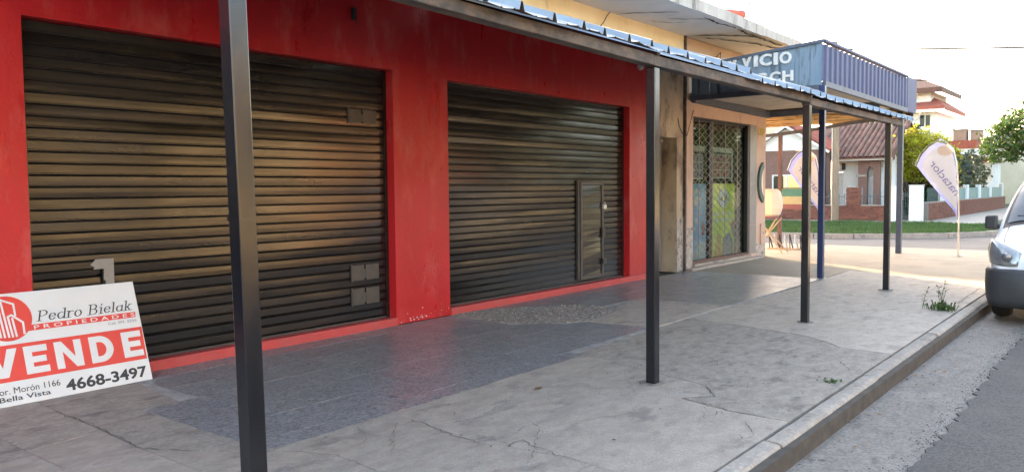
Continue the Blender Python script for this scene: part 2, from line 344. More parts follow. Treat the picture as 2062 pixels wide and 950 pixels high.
# main road: asphalt overlay with a ragged edge beside the concrete gutter
edge = []
x = -40.
while x < 21:
    edge.append((x, 1.04+.012*math.sin(x*1.7)+RNG.normal()*.014)); x += RNG.uniform(.03, .10)
edge.append((21.5, 1.03))
mb = MB()
for i in range(len(edge)-1):
    (xa, ya), (xb, yb) = edge[i], edge[i+1]
    mb.quad((xa, -7.0, -.122), (xb, -7.0, -.122), (xb, yb, -.122), (xa, ya, -.122)); mb.quad((xa, ya, -.122), (xb, yb, -.122), (xb, yb, -.16), (xa, ya, -.16))
mb.quad((21.5, -7, -.122), (120, -7, -.122), (120, 1.03, -.122), (21.5, 1.03, -.122))
struct(mb.build('main_road', M['asphalt']))
mb = MB(); mb.quad((-40, .9, -.134), (23.5, .9, -.134), (23.5, 1.67, -.128), (-40, 1.67, -.128)); struct(mb.build('gutter', M['gutter']))
mb = MB(); mb.quad((20.5, 1.0, -.140), (120, 1.0, -.140), (120, 40, -.140), (20.5, 40, -.140)); struct(mb.build('cross_road', M['road_concrete']))
# pavement bed (the joints) and its slabs
pv = MB(); pv.box(-40, 21.3, 1.60, 20.0, -.2, -.022); pav = struct(pv.build('pavement', M['joint_dirt']))
def slab(poly, m, z=0, name='paving_slab', gap=.004, t=.03):
    cx = sum(p[0] for p in poly)/len(poly); cy = sum(p[1] for p in poly)/len(poly)
    q = []
    for a, b in poly:
        d = math.hypot(a-cx, b-cy); k = 1-gap*1.4/d; q.append((cx+(a-cx)*k, cy+(b-cy)*k))
    s = MB(); s.prism(q, lambda a, b, d: (a, b, d), z-t, z); return s.build(name, m, pav, loc=(cx, cy, 0))
CO, OLD = M['concrete'], M['concrete_old']
# front strip slabs between kerb and terrazzo
for i, (xa, xb) in enumerate([(-10, -6.4), (-6.4, -2.9), (-2.9, .55)]): slab([(xa, 1.78), (xb, 1.78), (xb, 6.55), (xa, 6.55)], CO, RNG.uniform(-.002, .002))
slab([(.55, 1.78), (2.28, 1.78), (2.28, 4.58), (1.85, 4.6), (.55, 4.62)], CO, .001)
slab([(2.28, 1.78), (3.60, 1.78), (3.64, 2.37), (3.62, 2.9), (3.56, 3.1), (3.67, 3.79), (3.67, 4.0), (2.68, 3.96), (2.28, 4.58)], CO, 0, gap=.002)
slab([(3.60, 1.78), (5.08, 1.78), (5.08, 1.95), (5.09, 2.18), (5.13, 2.35), (5.2, 2.59), (5.42, 2.45), (5.65, 2.62), (6.1, 4.08), (3.67, 4.0), (3.67, 3.79), (3.56, 3.1), (3.62, 2.9), (3.64, 2.37)], CO, -.001, gap=.002)
slab([(5.08, 1.78), (7.7, 1.78), (7.73, 2.23), (7.96, 2.46), (8.16, 2.77), (8.26, 3.17), (8.5, 4.15), (6.1, 4.08), (5.65, 2.62), (5.42, 2.45), (5.2, 2.59), (5.13, 2.35), (5.09, 2.18)], OLD, .0, gap=.002)
slab([(7.7, 1.78), (10.8, 1.78), (10.93, 2.21), (11.2, 2.65), (11.46, 3.2), (11.77, 3.85), (11.8, 4.12), (8.5, 4.15), (8.26, 3.17), (8.16, 2.77), (7.96, 2.46), (7.73, 2.23)], CO, .001, gap=.003)
slab([(10.8, 1.78), (14.4, 1.78), (15.0, 4.2), (11.8, 4.12), (11.77, 3.85), (11.46, 3.2), (11.2, 2.65), (10.93, 2.21)], CO, -.001, gap=.004)
slab([(14.4, 1.78), (18.0, 1.78), (18.0, 4.2), (15.0, 4.2)], M['corner'], 0); 
slab([(18.0, 1.78), (20.2, 1.78), (20.8, 2.1), (21.15, 2.7), (21.15, 6.5), (18.0, 6.5), (18, 4.2)], M['corner'], .001)
slab([(13.4, 4.2), (18.0, 4.2), (18.0, 6.5), (13.4, 6.5)], M['corner'], .001)
for i in range(4): slab([(17.2, 6.5+i*3.2), (21.15, 6.5+i*3.2), (21.15, 9.7+i*3.2), (17.2, 9.7+i*3.2)], M['corner'], RNG.uniform(-.002, .002))
# slabs at the left foreground
slab([(.55, 4.62), (1.85, 4.60), (1.85, 4.99), (.55, 4.97)], CO, .002); slab([(.55, 4.97), (1.85, 4.99), (1.85, 6.55), (.55, 6.55)], OLD, 0)
slab([(1.85, 4.60), (2.28, 4.58), (2.31, 5.17), (1.85, 5.10)], CO, -.002); slab([(1.85, 5.10), (2.31, 5.17), (2.33, 5.83), (2.36, 6.55), (1.85, 6.55)], OLD, .001)
slab([(2.28, 4.58), (2.68, 3.96), (2.95, 3.97), (2.86, 4.6), (2.98, 5.4), (3.12, 6.55), (2.36, 6.55), (2.33, 5.83), (2.31, 5.17)], OLD, -.001, gap=.006)
# terrazzo tiles: bed of pale grout, each tile its own piece
mb = MB(); mb.prism([(2.66, 3.97), (6.1, 4.09), (8.5, 4.16), (13.4, 4.2), (13.4, 6.55), (2.9, 6.55)], lambda a, b, d: (a, b, d), -.02, -.003); mb.build('grout_bed', M['grout'], pav)
cob = [(7.10, 6.55), (6.98, 5.61), (7.3, 5.25), (7.62, 4.96), (8.05, 5.02), (8.44, 5.1), (8.75, 5.55), (8.62, 5.9), (8.25, 6.1), (7.75, 6.4), (7.5, 6.55)]
def inpoly(px, py, P):
    r = False; j = len(P)-1
    for i in range(len(P)):
        if (P[i][1] > py) != (P[j][1] > py) and px < (P[j][0]-P[i][0])*(py-P[i][1])/(P[j][1]-P[i][1])+P[i][0]: r = not r
        j = i
    return r
TS = .42
rows = [3.98, 4.18, 4.60, 5.02, 5.44, 5.86, 6.28, 6.55]
tile_mesh = {}
xs = np.arange(2.7, 13.3, TS)
for j in range(len(rows)-1):
    h = rows[j+1]-rows[j]
    for i, xx in enumerate(xs):
        yy = rows[j]; cx, cy = xx+TS/2, yy+h/2
        if cx < 2.86 and yy > 4.1 or (cx < 3.08 and yy > 5.2): continue
        if inpoly(cx, cy, cob) or (8.45 < cx < 9.6 and yy < 5.3): continue
        if yy < 4.1 and xx > 5.9: continue
        if xx+TS > 8.3 and yy < 4.17: continue
        key = round(h, 3)
        if key not in tile_mesh:
            s = MB(); s.box(-TS/2+.0012, TS/2-.0012, -h/2+.003, h/2-.003, -.02, 0)
            o = s.build('terrazzo_tile', M['terrazzo'], pav); tile_mesh[key] = o.data
        else:
            o = bpy.data.objects.new('terrazzo_tile', tile_mesh[key]); C.objects.link(o); o.parent = pav
        o.location = (cx, cy, RNG.uniform(-.0009, .0009))
slab([(8.5, 4.16), (9.62, 4.18), (9.6, 5.28), (8.78, 5.3), (8.44, 5.1), (7.62, 4.96), (7.66, 4.14)], CO, .006, name='concrete_patch')
# rough rubble patch where the tiles are missing
mb = MB(); mb.prism(cob, lambda a, b, d: (a, b, d), -.03, .001); mb.build('rubble_bed', M['mortar'], pav)
mb = MB()
for _ in range(5200):
    a, b = RNG.uniform(6.95, 8.8), RNG.uniform(4.95, 6.55)
    if not inpoly(a, b, cob): continue
    r = RNG.uniform(.007, .019); t = RNG.uniform(0, PI); h = r*RNG.uniform(.2, .5); k = 5
    base = len(mb.v)
    for i in range(k): mb.v.append((a+r*math.cos(t+i*2*PI/5)*RNG.uniform(.8, 1.2), b+r*math.sin(t+i*2*PI/5)*RNG.uniform(.7, 1.1), -.002))
    for i in range(k): mb.v.append((a+.6*r*math.cos(t+i*2*PI/5), b+.6*r*math.sin(t+i*2*PI/5), h))
    mb.f.append(tuple(base+k+i for i in range(k)))
    for i in range(k): mb.f.append((base+i, base+(i+1) % k, base+k+(i+1) % k, base+k+i))
stuff(mb.build('rubble_stones', M['rubble'], pav))
# cracks: dirt filled ribbons
def crack(pts, wd=.008, seed=0):
    r = np.random.default_rng(seed); P = []
    for i in range(len(pts)-1):
        a = np.array(pts[i]); b = np.array(pts[i+1]); n = max(2, int(np.linalg.norm(b-a)/.035))
        for k in range(n): P.append(a+(b-a)*k/n+r.normal(size=2)*.011)
    P.append(np.array(pts[-1])); m_ = MB(); n = len(P); base = []
    for i, p in enumerate(P):
        d = P[min(i+1, n-1)]-P[max(i-1, 0)]; d /= np.linalg.norm(d)+1e-9; nn = np.array([-d[1], d[0]])
        ww = .6*wd*r.uniform(.35, 1.2)*min(1, .25+min(i, n-1-i)/4)
        base.append((p-nn*ww/2, p+nn*ww/2))
    for i in range(n-1):
        (a, b), (c, d) = base[i], base[i+1]; m_.quad((*a, .0045), (*c, .0045), (*d, .0045), (*b, .0045))
    m_.build('crack', M['joint_dirt'], pav)
for i, (p, wd) in enumerate([([(5.65, 2.62), (5.52, 2.53), (5.37, 2.41), (5.2, 2.59), (5.13, 2.35), (5.09, 2.18), (5.08, 1.93)], .012), ([(4.9, 2.03), (4.89, 1.99), (4.79, 1.92), (4.7, 1.86)], .012),
        ([(7.14, 2.07), (6.95, 1.98), (6.77, 1.88)], .014), ([(7.04, 1.99), (7.19, 1.86)], .01), ([(8.26, 3.17), (8.16, 2.77), (7.96, 2.46), (7.73, 2.23)], .012),
        ([(6.68, 3.09), (6.51, 2.94), (6.37, 2.84), (6.25, 2.87)], .009), ([(5.84, 2.14), (5.9, 2.0), (5.94, 1.87)], .008), ([(4.89, 2.23), (5.05, 2.23), (4.94, 2.17)], .009),
        ([(3.67, 3.79), (3.59, 3.41), (3.55, 3.08)], .011), ([(3.67, 3.06), (3.61, 2.9), (3.76, 2.9), (3.69, 2.77), (3.65, 2.54), (3.64, 2.37)], .011), ([(2.75, 3.9), (2.9, 3.6), (2.85, 3.2), (3.1, 2.7)], .007),
        ([(7.62, 4.955), (7.66, 4.25)], .02), ([(2.31, 5.9), (2.33, 5.4), (2.31, 5.15), (2.28, 4.6), (2.45, 4.3)], .012), ([(11.48, 1.9), (13.49, 1.93)], .018), ([(9.2, 3.4), (9.6, 3.1), (10.2, 3.0)], .007),
        ([(6.4, 2.3), (6.9, 2.5), (7.5, 2.55)], .006), ([(4.2, 2.9), (4.6, 2.7), (4.9, 2.75)], .005), ([(5.09, 2.9), (5.6, 3.3), (6.2, 3.4)], .005)]): crack(p, wd, i)
rc = np.random.default_rng(77)
for k in range(34):
    a, b = rc.uniform(2.8, 11), rc.uniform(1.85, 3.9)
    if k < 14: a, b = rc.uniform(5.0, 8.2), rc.uniform(1.8, 3.4)
    t = rc.uniform(-.7, .9)+(1.6 if rc.uniform() < .3 else 0); p = [(a, b)]
    for q in range(int(rc.integers(2, 5))): t += rc.normal()*.5; a += .22*math.cos(t); b = min(3.95, max(1.82, b+.22*math.sin(t))); p.append((a, b))
    crack(p, rc.uniform(.003, .006), 100+k)
# kerb: stones with a rounded arris
kerb = MB(); kerb.box(-40, 20.1, 1.665, 1.775, -.2, -.026); kerb = struct(kerb.build('kerb', M['joint_dirt']))
prof = [(1.658, -.15), (1.652, -.02), (1.662, -.006), (1.685, .001), (1.752, .002), (1.764, -.006), (1.764, -.15)]
def kerbstone(xa, xb, dz, dy):
    s = MB(); b = 0; n = len(prof); k = 14
    for i in range(k+1):
        xx = xa+(xb-xa)*i/k
        for y_, z_ in prof: s.v.append((xx, y_+dy+(RNG.uniform(-.0025, .0025) if z_ > -.1 and y_ < 1.7 else 0), z_+dz+(RNG.uniform(-.003, .002) if z_ > -.1 else 0)))
    for i in range(k):
        for j in range(n): s.f.append((i*n+j, i*n+(j+1) % n, (i+1)*n+(j+1) % n, (i+1)*n+j))
    s.f.append(tuple(range(n))[::-1]); s.f.append(tuple(k*n+j for j in range(n)))
    s.build('kerbstone', M['kerb'], kerb, smooth=False, loc=((xa+xb)/2, 1.7, 0))
xk = -11.6
for L_ in [2.4, 2.4, 2.4, 2.4, 2.25, 2.2, 2.15, 2.1, 2.3, 2.2, 2.2, 2.2, 2.2, 2.1]:
    if xk+L_ > 20.3: L_ = 20.2-xk
    if L_ > .3: kerbstone(xk+.011, xk+L_-.011, RNG.uniform(-.005, .005), RNG.uniform(-.006, .006))
    if abs(xk+L_-4.3) < 1.3: pass
    xk += L_
# rounded corner kerb into the cross street
mb = MB(); P = [(20.2, 1.72)]+[(20.2+1.0*math.sin(t), 2.72-1.0*math.cos(t)) for t in np.linspace(.2, PI/2, 7)]+[(21.2, 20)]
for i in range(len(P)-1): mb.bar((*P[i], -.07), (*P[i+1], -.07), .13, .145)
mb.build('kerbstone', M['kerb'], kerb)
# far corner: kerb, grass verge, far pavement
arc = [(26.0, 30), (26.0, 10), (26.05, 8.4), (26.4, 7.3), (27.1, 6.2), (28.2, 5.0), (29.6, 4.2), (31.5, 3.75), (36, 3.6), (90, 3.3)]
mb = MB()
for i in range(len(arc)-1): mb.bar((*arc[i], -.06), (*arc[i+1], -.06), .18, .16)
struct(mb.build('far_kerb', M['kerb']))
mb = MB(); poly = arc+[(90, 40), (26, 40)]; mb.prism(poly, lambda a, b, d: (a, b, d), -.2, -.02); struct(mb.build('grass_verge', M['grass_soil']))
mb = MB(); mb.prism([(35.3, 40), (35.3, 6.4), (36.6, 5.2), (90, 4.6), (90, 7.55), (38.7, 7.55), (38.6, 40)], lambda a, b, d: (a, b, d), -.1, -.012); struct(mb.build('far_pavement', M['concrete']))
gp = MB(); k = 0
for _ in range(60000):
    a, b = RNG.uniform(26.1, 35.3), RNG.uniform(3.6, 15)
    if not inpoly(a, b, arc+[(35.3, 3.6), (35.3, 30)]): continue
    h = RNG.uniform(.04, .11)*(1.0+.7*math.sin(a*1.9+b*.7)*math.sin(b*1.3-a*.4)); t = RNG.uniform(0, 2*PI); q = len(gp.v); dx, dy = math.cos(t)*.014, math.sin(t)*.014; lx, ly = RNG.normal(size=2)*.04
    gp.v += [(a-dx, b-dy, -.02), (a+dx, b+dy, -.02), (a+lx, b+ly, h)]; gp.f.append((q, q+1, q+2))
stuff(gp.build('grass', M['grass']))
# opposite pavement
mb = MB(); mb.box(-60, 90, -10.5, -7.0, -.2, 0.0); struct(mb.build('opposite_pavement', M['road_concrete']))

# ================================================================== red shop
XZ = lambda a, b, d: (a, d, b)
shop = thing('shop_building', 'red painted shop front with two black roller shutters and a beige wall above the awning', 'shop', (4, F, 0))
mb = MB(); mb.wall(-6, 11.87, 0, 3.86, [(-4.2, 1.2, -.1, 2.82), (2.47, 6.19, -.1, 2.82), (7.07, 11.33, -.1, 2.80)], F, F+.26, XZ); mb.build('front_wall', M['red'], shop)
mb = MB(); mb.wall(-6, 13.23, 3.862, 4.19, [], F+.004, F+.26, XZ); mb.build('upper_wall', M['yellow'], shop)
mb = MB(); mb.wall(11.872, 13.26, 0, 3.86, [(12.28, 12.99, -.1, 2.38)], F+.01, F+.42, XZ); mb.build('side_wall', M['stained'], shop, smooth=False)
mb = MB(); mb.wall(12.99, 13.27, 0, .98, [], F+.004, F+.012, XZ); mb.build('flaking_plaster', M['flaking'], shop)
mb = MB(); mb.box(-6, 13.22, 5.50, 16.5, 4.19, 4.36); rs = mb.build('roof_slab', M['soffit'], shop)
mb = MB()
xx = -6.
while xx < 13.2:
    L_ = min(RNG.uniform(1.1, 2.2), 13.215-xx); mb.box(xx, xx+L_-.004, 5.482+RNG.uniform(0, .012), 5.5, 4.185+RNG.uniform(-.008, .008), 4.365+RNG.uniform(-.012, .012)); xx += L_
mb.build('slab_fascia', M['fascia'], shop)
mb = MB(); mb.box(-6, -5.74, F+.26, 16.5, 0, 4.19); mb.box(-5.74, 17.1, 16.2, 16.5, 0, 4.188); mb.box(-5.7, 13.2, F+1.6, F+1.7, 0, 4.18); mb.build('rear_wall', M['stained'], shop)
# curbs under the shutters
for xa, xb in ((-4.2, 1.2), (2.3, 6.19), (6.19, 7.07), (7.07, 11.84)):
    if xa == 6.19: continue
    mb = MB(); mb.box(xa+.003, xb-.003, F-.028, F+.1, -.02, .085); mb.build('shutter_curb', M['red_curb'], shop, bevel=.008)
def soffit_crack(pts, wd, parent, seed):
    r = np.random.default_rng(seed); P = []
    for a, b in zip(pts[:-1], pts[1:]):
        a = np.array(a); b = np.array(b); n = max(2, int(np.linalg.norm(b-a)/.08))
        P += [a+(b-a)*k/n+r.normal(size=2)*.018 for k in range(n)]
    P.append(np.array(pts[-1])); m_ = MB(); q = []
    for i, p in enumerate(P):
        d = P[min(i+1, len(P)-1)]-P[max(i-1, 0)]; d = d/(np.linalg.norm(d)+1e-9); nn = np.array([-d[1], d[0]])*wd*r.uniform(.3, 1)*min(1, .3+min(i, len(P)-1-i)/3)/2; q.append((p-nn, p+nn))
    for (a, b), (c, d) in zip(q[:-1], q[1:]): m_.quad((*a, 4.186), (*b, 4.186), (*d, 4.186), (*c, 4.186))
    m_.build('soffit_crack', M['joint_dirt'], parent)
for i, (p_, w_) in enumerate([([(11.7, 6.1), (12.0, 5.85), (12.25, 5.62)], .05), ([(10.9, 6.55), (11.0, 6.3), (11.4, 5.75)], .05), ([(11.6, 6.45), (12.1, 6.2), (12.15, 5.95)], .025), ([(9.0, 6.3), (9.6, 6.0), (10.0, 5.6)], .03), ([(12.0, 5.62), (12.7, 5.63), (13.2, 5.60)], .06)]): soffit_crack(p_, w_, shop, i)
# shutters
def make_shutter(x0, x1, ztop, pitch, yb, label, seed, skip=None):
    r = np.random.default_rng(seed)
    mb = MB(); mb.box(x0, x1, yb+.035, yb+.05, .05, ztop); sh = mb.build('shutter', M['black'], shop, loc=((x0+x1)/2, yb, 0)); sh['label'] = label
    pr = [(.006, 0), (-.006, .0015), (-.012, .004), (-.0135, .0075), (-.012, .0105), (-.004, .012), (.010, .0135), (.010, .0195), (-.0105, .0212), (-.0122, .0232), (-.0126, pitch*.55), (-.0123, pitch*.94), (-.0112, pitch*.965), (.006, pitch*.985)]
    W = (x1-x0)/2-.035; n = 28; k = len(pr); sms = []
    for q in range(7):      # seven slats, each with its own slow twist and dents; the rest share their meshes
        mb = MB(); ph = r.uniform(0, 6.28, 4); am = r.uniform(.2, .9, 4)
        for i in range(n+1):
            xx = -W+2*W*i/n; tw = math.radians(sum(am[a]*math.sin(xx*(.5+.9*a)+ph[a]) for a in range(4))*.75)
            for (y_, z_) in pr: mb.v.append((xx, y_+math.tan(tw)*(z_-pitch/2), z_))
        for i in range(n):
            for j in range(k-1): mb.f.append((i*k+j, (i+1)*k+j, (i+1)*k+j+1, i*k+j+1))
        sms.append(mb)
    z = .10; i = 0
    while z < ztop-.01:
        q = i % 7
        if i < 7: o = sms[q].build('slat', M['shutter'], sh, local=True); sms[q] = o.data
        else: o = bpy.data.objects.new('slat', sms[int(r.integers(0, 7))]); C.objects.link(o); o.parent = sh
        o.location = (0, 0, z)
        o.rotation_euler = (math.radians(r.normal()*1.5+(2.6 if r.uniform() < .14 else 0)), 0, 0); o.location.y = r.uniform(-.0015, .0015)
        z += pitch; i += 1
    for xa in (x0+.002, x1-.047):
        g = MB(); g.box(xa, xa+.045, yb-.022, yb+.03, .05, ztop); g.build('guide_rail', M['shutter'], sh)
    g = MB(); g.box(x0+.01, x1-.01, yb-.02, yb+.02, .045, .10); g.build('bottom_bar', M['shutter_dull'], sh)
    return sh
make_shutter(-4.2, 1.2, 2.82, .0905, F+.13, 'shutter left of the sign', 11)
s1 = make_shutter(2.47, 6.19, 2.82, .0905, F+.13, 'wide black shutter with three lock plates', 12)
s2 = make_shutter(7.07, 11.33, 2.80, .0855, F+.13, 'black shutter with a narrow wicket door', 13)
yb = F+.13
for za, zb in ((2.225, 2.37), (.535, .70), (.27, .445)):
    mb = MB(); mb.box(5.66, 5.82, yb-.030, yb-.014, za, zb); mb.box(5.845, 6.03, yb-.030, yb-.014, za, zb); mb.box(5.82, 5.845, yb-.026, yb-.014, za+.02, zb-.05); mb.box(5.64, 5.655, yb-.034, yb-.012, za-.01, zb+.01)
    mb.build('lock_plate', M['shutter_dull'], s1, bevel=.003)
mb = MB(); mb.box(2.475, 3.03, yb-.045, yb-.012, .885, .965); mb.box(3.03, 3.115, yb-.044, yb-.012, .72, .962); mb.build('letter_flap', M['shutter'], s1, bevel=.02)
mb = MB(); mb.prism([(2.93, .925), (2.965, .905), (2.955, .888), (3.04, .888), (3.035, .80), (3.05, .79), (3.045, .74), (3.118, .735), (3.118, .968), (2.975, .968), (2.96, .95)], XZ, yb-.052, yb-.0465); mb.build('paint_patch', mat('patch_paint', (.30, .275, .24), .7, (.22, .2, .175), 14), s1)
# wicket door in the second shutter
wx0, wx1, wz0, wz1 = 10.02, 10.66, .14, 1.60
mb = MB(); t = .045
mb.box(wx0, wx0+t, yb-.06, yb-.012, wz0, wz1); mb.box(wx1-t, wx1, yb-.06, yb-.012, wz0, wz1); mb.box(wx0+t, wx1-t, yb-.058, yb-.012, wz1-t, wz1); mb.box(wx0+t, wx1-t, yb-.058, yb-.012, wz0, wz0+t)
mb.box(wx0-.055, wx0-.02, yb-.05, yb-.012, wz0, wz1+.03)
mb.build('wicket_frame', M['shutter_dull'], s2, bevel=.004)
z = wz0+t
while z < wz1-t-.02:
    mb = MB(); hh = min(.0855, wz1-t-z); cx, cz = (wx0+wx1)/2, z+hh/2; hw = (wx1-wx0)/2-t-.004
    mb.hexa([(cx-hw, yb-.045, z), (cx+hw, yb-.045, z), (cx+hw, yb-.03, z), (cx-hw, yb-.03, z), (cx-hw, yb-.041+RNG.uniform(-.004, .004), z+hh-.004), (cx+hw, yb-.041+RNG.uniform(-.005, .005), z+hh-.004), (cx+hw, yb-.014, z+hh-.004), (cx-hw, yb-.014, z+hh-.004)])
    mb.build('wicket_slat', M['shutter'], s2); z += hh
mb = MB(); mb.box(10.625, 10.70, yb-.09, yb-.06, 1.19, 1.25); mb.tube([(10.64, yb-.075, 1.25), (10.645, yb-.075, 1.29), (10.68, yb-.075, 1.29), (10.685, yb-.075, 1.25)], .006, 6); mb.build('padlock', M['letter'], s2)
mb = MB(); mb.box(10.60, 10.70, yb-.085, yb-.058, .34, .42); mb.build('hasp', M['black'], s2); mb = MB(); mb.box(10.60, 10.68, yb-.075, yb-.058, .75, .90); mb.build('hasp', M['black'], s2)
# door in the beige wall
mb = MB(); mb.box(12.30, 12.36, F+.26, F+.32, 0, 2.36); mb.box(12.36, 12.97, F+.30, F+.34, .01, 2.30); mb.box(12.36, 12.97, F+.26, F+.32, 2.31, 2.37); mb.box(12.42, 12.9, F+.29, F+.30, .2, 1.0); mb.box(12.42, 12.9, F+.29, F+.30, 1.15, 2.2)
dd = mb.build('door', M['door'], shop)
mb = MB(); mb.tube([(12.80, F+.27, 1.07), (12.80, F+.22, 1.07), (12.70, F+.21, 1.07)], .012, 6); mb.box(12.77, 12.83, F+.285, F+.30, .98, 1.14); mb.build('door_handle', M['steel'], dd)
# chipped paint at the foot of the pilaster
mb = MB()
for _ in range(26):
    a, b, r = RNG.uniform(6.22, 7.05), abs(RNG.normal())*.05+.01, RNG.uniform(.003, .014)
    k = 6; mb.quad(*[(a+r*math.cos(i*PI/3)*RNG.uniform(.6, 1.3), F-.0025, max(.002, b+r*.7*math.sin(i*PI/3)*RNG.uniform(.6, 1.3))) for i in range(k)])
stuff(mb.build('paint_chips', M['letter'], shop))

# ================================================================== corner shop
cs = thing('shop_building', 'pink corner shop with a grilled display window under the blue sign canopy', 'shop', (15.2, F, 0))
W0, W1, WZ0, WZ1 = 13.60, 16.24, .10, 2.80
mb = MB(); mb.wall(13.275, 17.14, 0, 3.10, [(W0, W1, WZ0, WZ1)], F, F+.3, XZ); mb.wall(F+.3, 16.2, 0, 3.098, [], 17.14, 16.9, lambda a, b, d: (d, a, b)); mb.build('front_wall', M['pink'], cs)
mb = MB(); mb.wall(13.26, 17.14, 3.102, 4.19, [], F+.015, F+.3, XZ); mb.wall(F+.3, 16.2, 3.1, 4.188, [], 17.14, 16.9, lambda a, b, d: (d, a, b)); mb.build('upper_wall', mat('beige_render', (.56, .42, .30), .85, (.48, .35, .24), 2, bump=.3, bscale=20, col3=(.3, .22, .17), scale3=2, lo3=.6, hi3=.8), cs)
mb = MB(); mb.box(13.235, 16.2, 5.52, 16.5, 4.20, 4.35); mb.box(16.2, 17.3, 6.3, 16.5, 4.20, 4.35); mb.build('roof_slab', M['soffit'], cs)
mb = MB()
xx = 13.235
while xx < 16.2: L_ = min(RNG.uniform(.8, 1.5), 16.2-xx); mb.box(xx, xx+L_-.003, 5.495+RNG.uniform(0, .015), 5.52, 4.195+RNG.uniform(-.008, .008), 4.362+RNG.uniform(-.012, .012)); xx += L_+1e-6
mb.build('slab_fascia', M['fascia'], cs)
for i, (p_, w_) in enumerate([([(13.3, 6.5), (13.55, 6.15), (14.0, 5.75), (14.35, 5.6)], .10), ([(13.5, 6.5), (14.0, 6.2), (14.9, 5.9), (15.8, 5.8)], .06), ([(13.3, 5.62), (14.2, 5.64), (15.4, 5.6)], .06)]): soffit_crack(p_, w_, cs, 20+i)
mb = MB(); mb.box(13.232, 13.272, F-.04, F+.012, 0, 4.19); mb.build('corner_strip', M['beam'], cs)
mb = MB(); mb.wall(13.28, 13.595, .05, .78, [], F-.006, F-.001, XZ); mb.build('flaking_plaster', M['flaking'], cs)
mb = MB(); mb.wall(16.62, 17.142, .0, .30, [], F-.006, F-.001, XZ); mb.build('flaking_plaster', M['flaking'], cs)
mb = MB(); mb.box(13.32, 16.78, F-.13, F+.002, -.01, .045); mb.build('step_sill', M['kerb'], cs, bevel=.006)
mb = MB(); mb.box(W0+.002, W1-.002, F-.06, F+.11, .05, .103); mb.build('window_sill', M['concrete_old'], cs)
for za, zb in ((.11, .70), (.706, 1.575), (1.581, 2.235), (2.241, 2.795)):
    mb = MB(); mb.box(W1+.004, 16.60, F-.014, F-.001, za, zb); mb.build('marble_tile', M['marble'], cs)
    mb = MB(); mb.box(W0+.001, W0+.012, F-.004, F+.11, za, zb); mb.build('marble_tile', M['pink'], cs)
win = MB()
for xa, xb in ((W0+.013, W0+.05), (14.42, 14.55), (W1-.07, W1-.013)): win.box(xa, xb, F+.055, F+.11, WZ0+.01, WZ1-.01)
win.box(W0+.05, W1-.07, F+.06, F+.105, WZ1-.07, WZ1-.011); win.box(W0+.05, W1-.07, F+.06, F+.105, WZ0+.011, WZ0+.05)
win = win.build('window', M['black'], cs)
for xa, xb in ((W0+.05, 14.42), (14.55, W1-.07)): mb = MB(); mb.box(xa, xb, F+.078, F+.084, WZ0+.05, WZ1-.07); mb.build('pane', M['glass'], win)
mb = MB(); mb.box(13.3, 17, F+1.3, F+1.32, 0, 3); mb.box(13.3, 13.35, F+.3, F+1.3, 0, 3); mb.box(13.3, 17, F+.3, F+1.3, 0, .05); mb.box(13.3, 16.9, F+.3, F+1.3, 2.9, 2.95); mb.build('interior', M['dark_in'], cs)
# things in the window, just behind the glass
yp = F+.112
def poster(name, label, cat, x0, x1, z0, z1, m, y=yp):
    t = thing(name, label, cat, ((x0+x1)/2, y, z0)); mb = MB(); mb.box(x0, x1, y, y+.006, z0, z1); mb.build('sheet', m, t); return t
pb = poster('poster', 'tall blue poster with white blossoms in the left pane of the shop window', 'poster', 13.66, 14.40, .14, 1.58, M['p_blue'])
py_ = poster('poster', 'tall lime yellow poster with a white flower badge in the shop window', 'poster', 14.57, 15.76, .14, 1.58, M['p_yellow'])
def disc(mb, cx, cz, rx, rz, y, n=18): mb.prism([(cx+rx*math.cos(2*PI*i/n), cz+rz*math.sin(2*PI*i/n)) for i in range(n)], XZ, y, y-.003)
mb = MB()
for a in range(6): disc(mb, 15.2+.17*math.cos(a*PI/3), 1.29+.12*math.sin(a*PI/3), .10, .085, yp-.004-.0005*a)
mb.build('flower_badge', M['white'], py_)
mb = MB(); disc(mb, 15.10, 1.28, .05, .045, yp-.0105); disc(mb, 15.32, 1.30, .05, .045, yp-.0105); mb.build('badge_spot', M['print_grey'], py_)
mb = MB()
for i in range(5): disc(mb, 14.80+i*.17, .98, .05, .03, yp-.004); disc(mb, 14.72+i*.2, .86, .06, .035, yp-.004)
mb.build('print_line', M['letter'], py_)
mb = MB(); mb.prism([(14.75, .14), (14.95, .62), (15.1, .5), (15.15, .14)], XZ, yp-.001, yp-.005); mb.build('print_shape', M['p_orange'], py_)
mb = MB(); mb.prism([(15.55, .75), (15.72, .45), (15.74, .85)], XZ, yp-.001, yp-.005); mb.build('print_shape', M['p_red'], py_)
mb = MB(); mb.prism([(15.15, .14), (15.2, .5), (15.5, .6), (15.7, .4), (15.72, .14)], XZ, yp-.001, yp-.004); mb.build('print_shape', M['print_grey'], py_)
mb = MB()
for i, (a, b, r) in enumerate([(13.78, 1.38, .11), (13.95, 1.25, .10), (13.76, 1.14, .09), (13.93, 1.43, .07), (14.15, 1.3, .06), (13.8, .86, .05), (13.98, .88, .05), (13.72, .74, .05), (13.9, .72, .06), (14.1, .74, .04)]): disc(mb, a, b, r, r*.8, yp-.004-.0004*i)
mb.build('blossom_print', M['white'], pb)
mb = MB(); disc(mb, 14.28, .72, .07, .14, yp-.004); mb.build('print_shape', M['p_red'], pb)
mb = MB(); mb.prism([(13.68, .14), (13.75, .42), (13.95, .25), (14.1, .5), (14.36, .45), (14.38, .14)], XZ, yp-.001, yp-.004); mb.build('print_shape', M['letter'], pb)
pp = poster('display_card', 'display card of small red packets above the yellow poster', 'display card', 14.75, 15.62, 1.68, 2.16, M['cream'], yp+.05)
